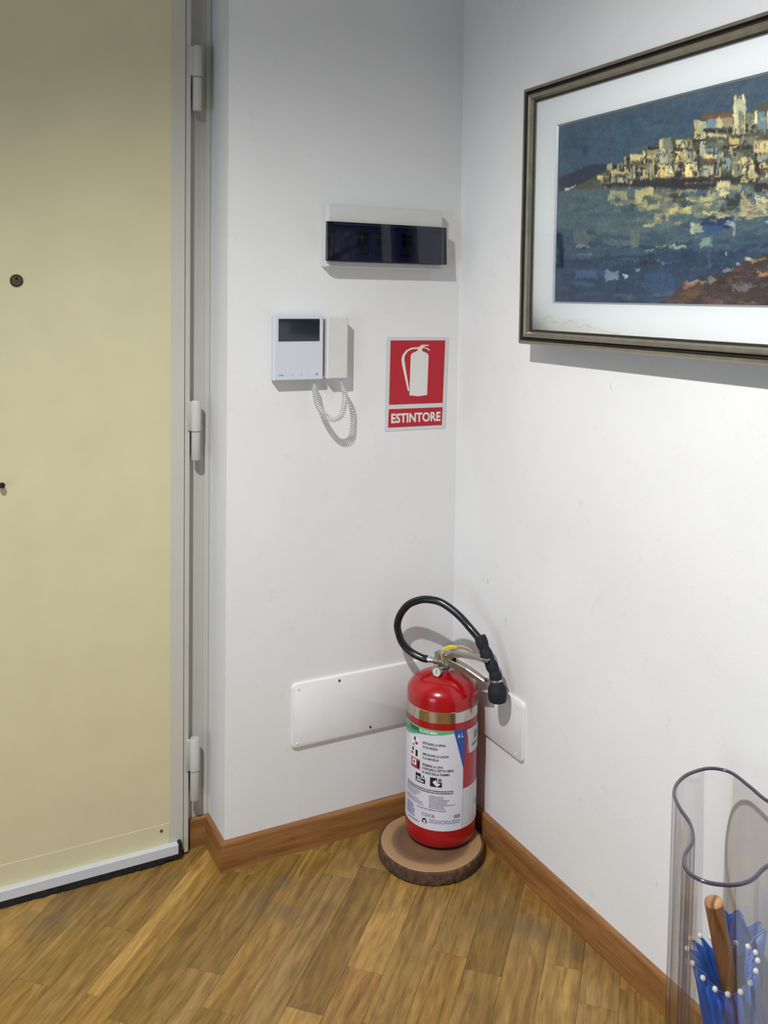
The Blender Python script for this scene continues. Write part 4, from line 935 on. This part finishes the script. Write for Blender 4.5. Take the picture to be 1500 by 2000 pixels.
for k in range(420):
    x = rg.uniform(380, 2200); y = rg.uniform(670, 900) + (40 if x < 700 else 0); pal = [(176, 164, 116), (150, 146, 110), (92, 106, 98), (60, 70, 70), (196, 184, 134), (110, 118, 104), (52, 62, 72), (128, 124, 92)]
    if x < 620 and y > 820: continue
    rect(x, y, x + rg.uniform(14, 70), y + rg.uniform(6, 26), pal[rg.integers(8)], rg.uniform(-8, 4), 9, .6)
# pale blocks and glints on the water (rows below the reflections)
for b_ in ((950, 915, 1035, 1000, (146, 152, 124)), (955, 915, 972, 990, (176, 180, 156)), (1190, 910, 1250, 930, (150, 156, 150)), (1232, 910, 1250, 1010, (160, 164, 158)), (1050, 930, 1180, 1000, (52, 78, 108)), (1020, 1025, 1090, 1085, (124, 144, 124)), (840, 1075, 930, 1096, (148, 158, 132)), (720, 1070, 860, 1082, (156, 166, 150)), (640, 1100, 710, 1118, (112, 130, 132)), (170, 1060, 250, 1076, (122, 134, 124)), (170, 1130, 290, 1150, (96, 118, 134)), (640, 1075, 800, 1100, (52, 66, 60)), (160, 1240, 300, 1300, (60, 92, 122)), (360, 1245, 450, 1310, (104, 128, 142)), (490, 1265, 515, 1295, (206, 212, 206)), (700, 1185, 770, 1205, (142, 152, 148)), (580, 1225, 605, 1245, (130, 142, 146)), (630, 1260, 840, 1390, (52, 74, 104)), (150, 1330, 300, 1352, (52, 84, 116)), (1080, 1100, 1092, 1240, (82, 98, 112)), (1185, 1120, 1205, 1140, (160, 166, 162)), (1165, 1225, 1245, 1255, (124, 132, 140)), (140, 980, 250, 1050, (92, 104, 98)), (240, 960, 310, 1000, (58, 68, 72)), (340, 1030, 560, 1075, (84, 100, 102)), (540, 960, 600, 1090, (98, 108, 100)), (30, 980, 75, 1210, (26, 36, 58)), (600, 1180, 760, 1200, (30, 38, 48)), (900, 1100, 1000, 1180, (36, 54, 74)), (1260, 1190, 1300, 1205, (210, 206, 190))): rect(*b_[:4], b_[4], 0, 5, .85)
# brown rocks of the near shore
fill([(720, 1470), (860, 1390), (920, 1330), (1060, 1290), (1240, 1230), (1380, 1170), (1500, 1110), (1900, 980), (2300, 900), (2300, 1490), (700, 1490)], (58, 46, 46))
for k in range(260):
    x = rg.uniform(760, 2250); sh = np.interp(x, [720, 920, 1240, 1500, 2300], [1470, 1335, 1230, 1115, 900]); y = rg.uniform(sh, 1480)
    pal = [(84, 62, 52), (66, 52, 50), (44, 38, 44), (104, 80, 62), (76, 70, 78), (50, 44, 50), (92, 66, 50)]
    rect(x, y, x + rg.uniform(30, 130), y + rg.uniform(8, 26), pal[rg.integers(7)], rg.uniform(-22, -4), 7, .6)
for b_ in ((910, 1330, 1000, 1365, (140, 96, 78)), (920, 1320, 1100, 1335, (136, 124, 112)), (1060, 1285, 1130, 1320, (122, 114, 110)), (1410, 1250, 1500, 1280, (168, 124, 84)), (1370, 1165, 1480, 1185, (160, 134, 96)), (1240, 1340, 1380, 1380, (104, 96, 104)), (1330, 1155, 1370, 1175, (196, 176, 150))): rect(*b_[:4], b_[4], -12, 5, .85)
# drag the wet paint: warp the outlines with noise, then smear lightly along the brush direction
def vnoise(step, seed):
    r_ = np.random.default_rng(seed); a = r_.normal(0, 1, (NZ // step + 3, NX // step + 3)); yy = np.arange(NZ) / step; xx = np.arange(NX) / step
    y0_, x0_ = yy.astype(int), xx.astype(int); fy, fx = (yy - y0_)[:, None], (xx - x0_)[None, :]
    return (a[y0_][:, x0_] * (1 - fy) * (1 - fx) + a[y0_ + 1][:, x0_] * fy * (1 - fx) + a[y0_][:, x0_ + 1] * (1 - fy) * fx + a[y0_ + 1][:, x0_ + 1] * fy * fx)
gy_, gx_ = np.mgrid[0:NZ, 0:NX]
tw_ = 1 - 0.62 * np.clip((gy_ - NZ * .5) / 14, 0, 1)
dx_ = (2.6 * vnoise(9, 1) + 1.5 * vnoise(4, 2)) * tw_ + 0.7 * vnoise(2, 5); dy_ = (1.9 * vnoise(8, 3) + 1.2 * vnoise(3, 4)) * tw_ + 0.6 * vnoise(2, 6)
cv = cv[np.clip(gy_ + dy_, 0, NZ - 1).astype(int), np.clip(gx_ + dx_, 0, NX - 1).astype(int)]
hz = cv.copy(); vt_ = cv.copy()
for k in (1, 2, 3): hz += np.roll(cv, k, 1) + np.roll(cv, -k, 1)
for k in (1, 2): vt_ += np.roll(cv, k, 0) + np.roll(cv, -k, 0)
hz /= 7; vt_ /= 5
town = np.clip((gy_ - NZ * .46) / 14, 0, 1)[..., None]; mixn = np.clip(0.45 + 0.35 * vnoise(12, 8), 0, .9)[..., None]
cv = cv * (1 - mixn) + (vt_ * town + hz * (1 - town)) * mixn
cv = cv * (1 + 0.05 * vnoise(2, 9) + 0.04 * vnoise(7, 10))[..., None]
lin = np.clip(cv, 0, 255) / 255; lin = np.where(lin <= 0.04045, lin / 12.92, ((lin + 0.055) / 1.055) ** 2.4) * 1.18
me = bpy.data.meshes.new('canvas')
ys_ = PY0 + .002 + (PY1 - PY0 - .004) * (np.arange(NX) / (NX - 1)); zs_ = PZ0 - .002 + (PZ1 - PZ0 + .004) * (np.arange(NZ) / (NZ - 1))
lum = cv.mean(2); relief = np.zeros((NZ, NX)); relief[1:-1, 1:-1] = (lum[1:-1, 1:-1] - (lum[2:, 1:-1] + lum[:-2, 1:-1] + lum[1:-1, 2:] + lum[1:-1, :-2]) / 4) * 0.000012
org = ORG[pic.name]; vv = np.zeros((NZ, NX, 3)); vv[..., 0] = -0.0405 - np.clip(relief, -.0004, .0004) - org[0]; vv[..., 1] = ys_[None, :] - org[1]; vv[..., 2] = zs_[:, None] - org[2]
me.vertices.add(NX * NZ); me.vertices.foreach_set('co', vv.reshape(-1))
ii = np.arange((NX - 1) * (NZ - 1)); a = (ii // (NX - 1)) * NX + ii % (NX - 1)
q = np.stack([a, a + 1, a + NX + 1, a + NX], 1)
me.loops.add(q.size); me.loops.foreach_set('vertex_index', q.reshape(-1).astype(np.int32))
me.polygons.add(len(q)); me.polygons.foreach_set('loop_start', (np.arange(len(q)) * 4).astype(np.int32)); me.polygons.foreach_set('use_smooth', np.ones(len(q), bool))
me.update(calc_edges=True)
ca = me.color_attributes.new('paint', 'FLOAT_COLOR', 'POINT')
ca.data.foreach_set('color', np.concatenate([lin, np.ones((NZ, NX, 1))], 2).reshape(-1).astype(np.float32))
pm, nt, N, L, P = new_mat('oil_paint'); P.inputs['Roughness'].default_value = 0.5
at_ = N.new('ShaderNodeVertexColor'); at_.layer_name = 'paint'; L.new(at_.outputs['Color'], P.inputs['Base Color'])
nz = N.new('ShaderNodeTexNoise'); nz.inputs['Scale'].default_value = 260; tcx = N.new('ShaderNodeTexCoord'); L.new(tcx.outputs['Object'], nz.inputs['Vector'])
bpn = N.new('ShaderNodeBump'); bpn.inputs['Strength'].default_value = 0.25; bpn.inputs['Distance'].default_value = 0.0008; L.new(nz.outputs['Fac'], bpn.inputs['Height']); L.new(bpn.outputs['Normal'], P.inputs['Normal'])
me.materials.append(pm); link('canvas', me, pic)

# ------------------------------------------------------------------ glass vase used as umbrella stand
VZ = 0.580; WT = 0.0055
vo = [(-0.192, -0.988), (-0.160, -0.966), (-0.121, -0.954), (-0.075, -0.957), (-0.052, -0.985), (-0.060, -1.035), (-0.069, -1.076), (-0.062, -1.128), (-0.078, -1.182), (-0.125, -1.205), (-0.170, -1.198), (-0.215, -1.196), (-0.261, -1.208), (-0.295, -1.203), (-0.322, -1.183), (-0.329, -1.158), (-0.320, -1.137), (-0.302, -1.119), (-0.262, -1.097), (-0.235, -1.065), (-0.217, -1.026)]
vase = thing('glass_vase', (-0.190, -1.090, 0.0), 'tall wavy clear glass vase holding blue umbrellas, beside the white wall', 'vase')
OUT = [(p.x, p.y) for p in catmull([(a, b, 0) for a, b in vo], 7, True)]
if sum(OUT[i][0] * OUT[(i + 1) % len(OUT)][1] - OUT[(i + 1) % len(OUT)][0] * OUT[i][1] for i in range(len(OUT))) < 0: OUT = OUT[::-1]
INN = inset(OUT, WT); n = len(OUT)
lev = [0.0, 0.003, 0.02, 0.15, 0.30, 0.45, VZ - 0.004]
def shell(P, zs, name, mat, par, smooth=True):
    V = [(x, y, z) for z in zs for x, y in P]
    F = [(i * n + k, i * n + (k + 1) % n, (i + 1) * n + (k + 1) % n, (i + 1) * n + k) for i in range(len(zs) - 1) for k in range(n)]
    return V, F
V, F = shell(OUT, lev, '', None, None); o_n = len(V)
V2, F2 = shell(INN, [0.022] + lev[3:], '', None, None)
V += V2; F += [tuple(i + o_n for i in f[::-1]) for f in F2]
o = mesh('glass_wall', V, F, M['vase'], vase, True)
V = [(x, y, VZ - .004) for x, y in OUT] + [(x, y, VZ) for x, y in inset(OUT, 0.0012)] + [(x, y, VZ) for x, y in inset(OUT, WT - .0012)] + [(x, y, VZ - .004) for x, y in INN]
F = [(i * n + k, i * n + (k + 1) % n, (i + 1) % 4 * n + (k + 1) % n, (i + 1) % 4 * n + k) for i in range(4) for k in range(n)]
mesh('rim', V, F, M['rim'], vase, True)
bs = MB(); bs.prism(INN, lambda a, b, d: (a, b, d), 0.003, 0.022); bs.build('base', M['vase_floor'], vase)

# ------------------------------------------------------------------ umbrellas in the vase
def frame_on(axis0, axis1):
    a = (Vector(axis1) - Vector(axis0)); Lh = a.length; w_ = a / Lh; u = Vector((0, 1, 0)); u = (u - w_ * u.dot(w_)).normalized(); v = w_.cross(u); return Vector(axis0), u, v, w_, Lh
def umbrella(label, foot, top, zlen, rtop, lobes, mat, seed, tips=True, handle=True, tilt=0.0):
    A, u, v, w_, Lh = frame_on(foot, top); r7 = random.Random(seed)
    t = thing('umbrella', foot, label, 'umbrella', 'blue umbrellas in the glass vase')
    nk = lobes * 6; prof = [(0.0, 0.006), (0.04, 0.010), (0.2, 0.030), (0.45, 0.041), (0.7, 0.044), (0.88, 0.042), (1.0, 0.044)]
    ph = [r7.uniform(0, 6.28) for _ in range(4)]
    def pt(s, r, k, fl):
        th = 2 * math.pi * k / nk; lob = 1 + fl * math.cos(lobes * th) + 0.06 * math.sin(2 * th + ph[0]) + 0.05 * math.sin(3 * th + ph[1])
        hgt = s * zlen + (0.006 * math.cos(lobes * th) + 0.010 * math.sin(2 * th + ph[2])) * (s ** 4) + tilt * math.cos(th) * s ** 4
        return A + w_ * hgt + (u * math.cos(th) + v * math.sin(th)) * (r * lob)
    V = []; rows = 0
    for s, r in prof:
        V += [pt(s, r * rtop / 0.044, k, 0.05 + 0.11 * s) for k in range(nk)]; rows += 1
    for s, r in ((0.985, 0.040), (0.93, 0.033), (0.86, 0.022), (0.80, 0.012), (0.78, 0.005)):     # cloth falling back inside
        V += [pt(s, r * rtop / 0.044, k, 0.18) for k in range(nk)]; rows += 1
    F = [(i * nk + k, i * nk + (k + 1) % nk, (i + 1) * nk + (k + 1) % nk, (i + 1) * nk + k) for i in range(rows - 1) for k in range(nk)] + [tuple(range(nk - 1, -1, -1))]
    can = mesh('canopy', V, F, mat, t, True)
    hem = [pt(1.0, rtop, k, 0.16) for k in range(nk)] + [pt(1.0, rtop, 0, 0.16)]
    MB().tube(hem, 0.0007, 5, False).build('hem', M['umb_hem'], can, smooth=True)
    MB().tube([A - w_ * 0.0, A + w_ * (zlen * 0.9)], 0.0040, 10).build('shaft', M['shaft'], t, smooth=True)
    if tips:
        for k in range(lobes):
            p = pt(1.0, rtop * 1.02, k * 6, 0.16); d = (p - (A + w_ * (zlen * 0.9))).normalized()
            m = MB(); q = [p + w_ * (-0.0041), p + w_ * (-0.0028), p, p + w_ * 0.0028, p + w_ * 0.0041]
            m.tube(q, [0.0010, 0.0033, 0.0042, 0.0033, 0.0010], 10).build('rib_tip', M['pearl'], t, smooth=True)
    if handle:
        h0 = A + w_ * (zlen * 0.80); h1 = A + w_ * Lh
        hd = MB().tube([h0, h0 + (h1 - h0) * 0.25, h0 + (h1 - h0) * 0.97, h1 - w_ * 0.002], [0.0105, 0.0130, 0.0138, 0.0138], 24).build('handle', M['handle_wood'], t, ang=40)
        sl_ = Vector((-0.25, -0.3, 0)); m = MB(); nn = 24; uu = u; vv_ = v; V = []
        for rr, hh in ((0.0138, -0.002), (0.0126, 0.0022), (0.0070, 0.0042)):
            for k in range(nn):
                th = 2 * math.pi * k / nn; V.append(h1 + w_ * hh + (uu * math.cos(th) + vv_ * math.sin(th)) * rr)
        F = [(i * nn + k, i * nn + (k + 1) % nn, (i + 1) * nn + (k + 1) % nn, (i + 1) * nn + k) for i in (0, 1) for k in range(nn)] + [tuple(2 * nn + k for k in range(nn))]
        mesh('handle_end', V, F, M['handle_end'], hd, True)
    return t
umbrella('blue umbrella with white rib tips and straight wooden handle, in the vase', (-0.137, -1.150, 0.026), (-0.221, -1.106, 0.474), 0.358, 0.040, 16, M['umb'], 2, tilt=0.010)
umbrella('deep blue folded umbrella without visible handle, behind the wooden-handled one', (-0.108, -1.052, 0.026), (-0.112, -1.062, 0.52), 0.345, 0.038, 7, M['umb2'], 9, tips=False, handle=False)
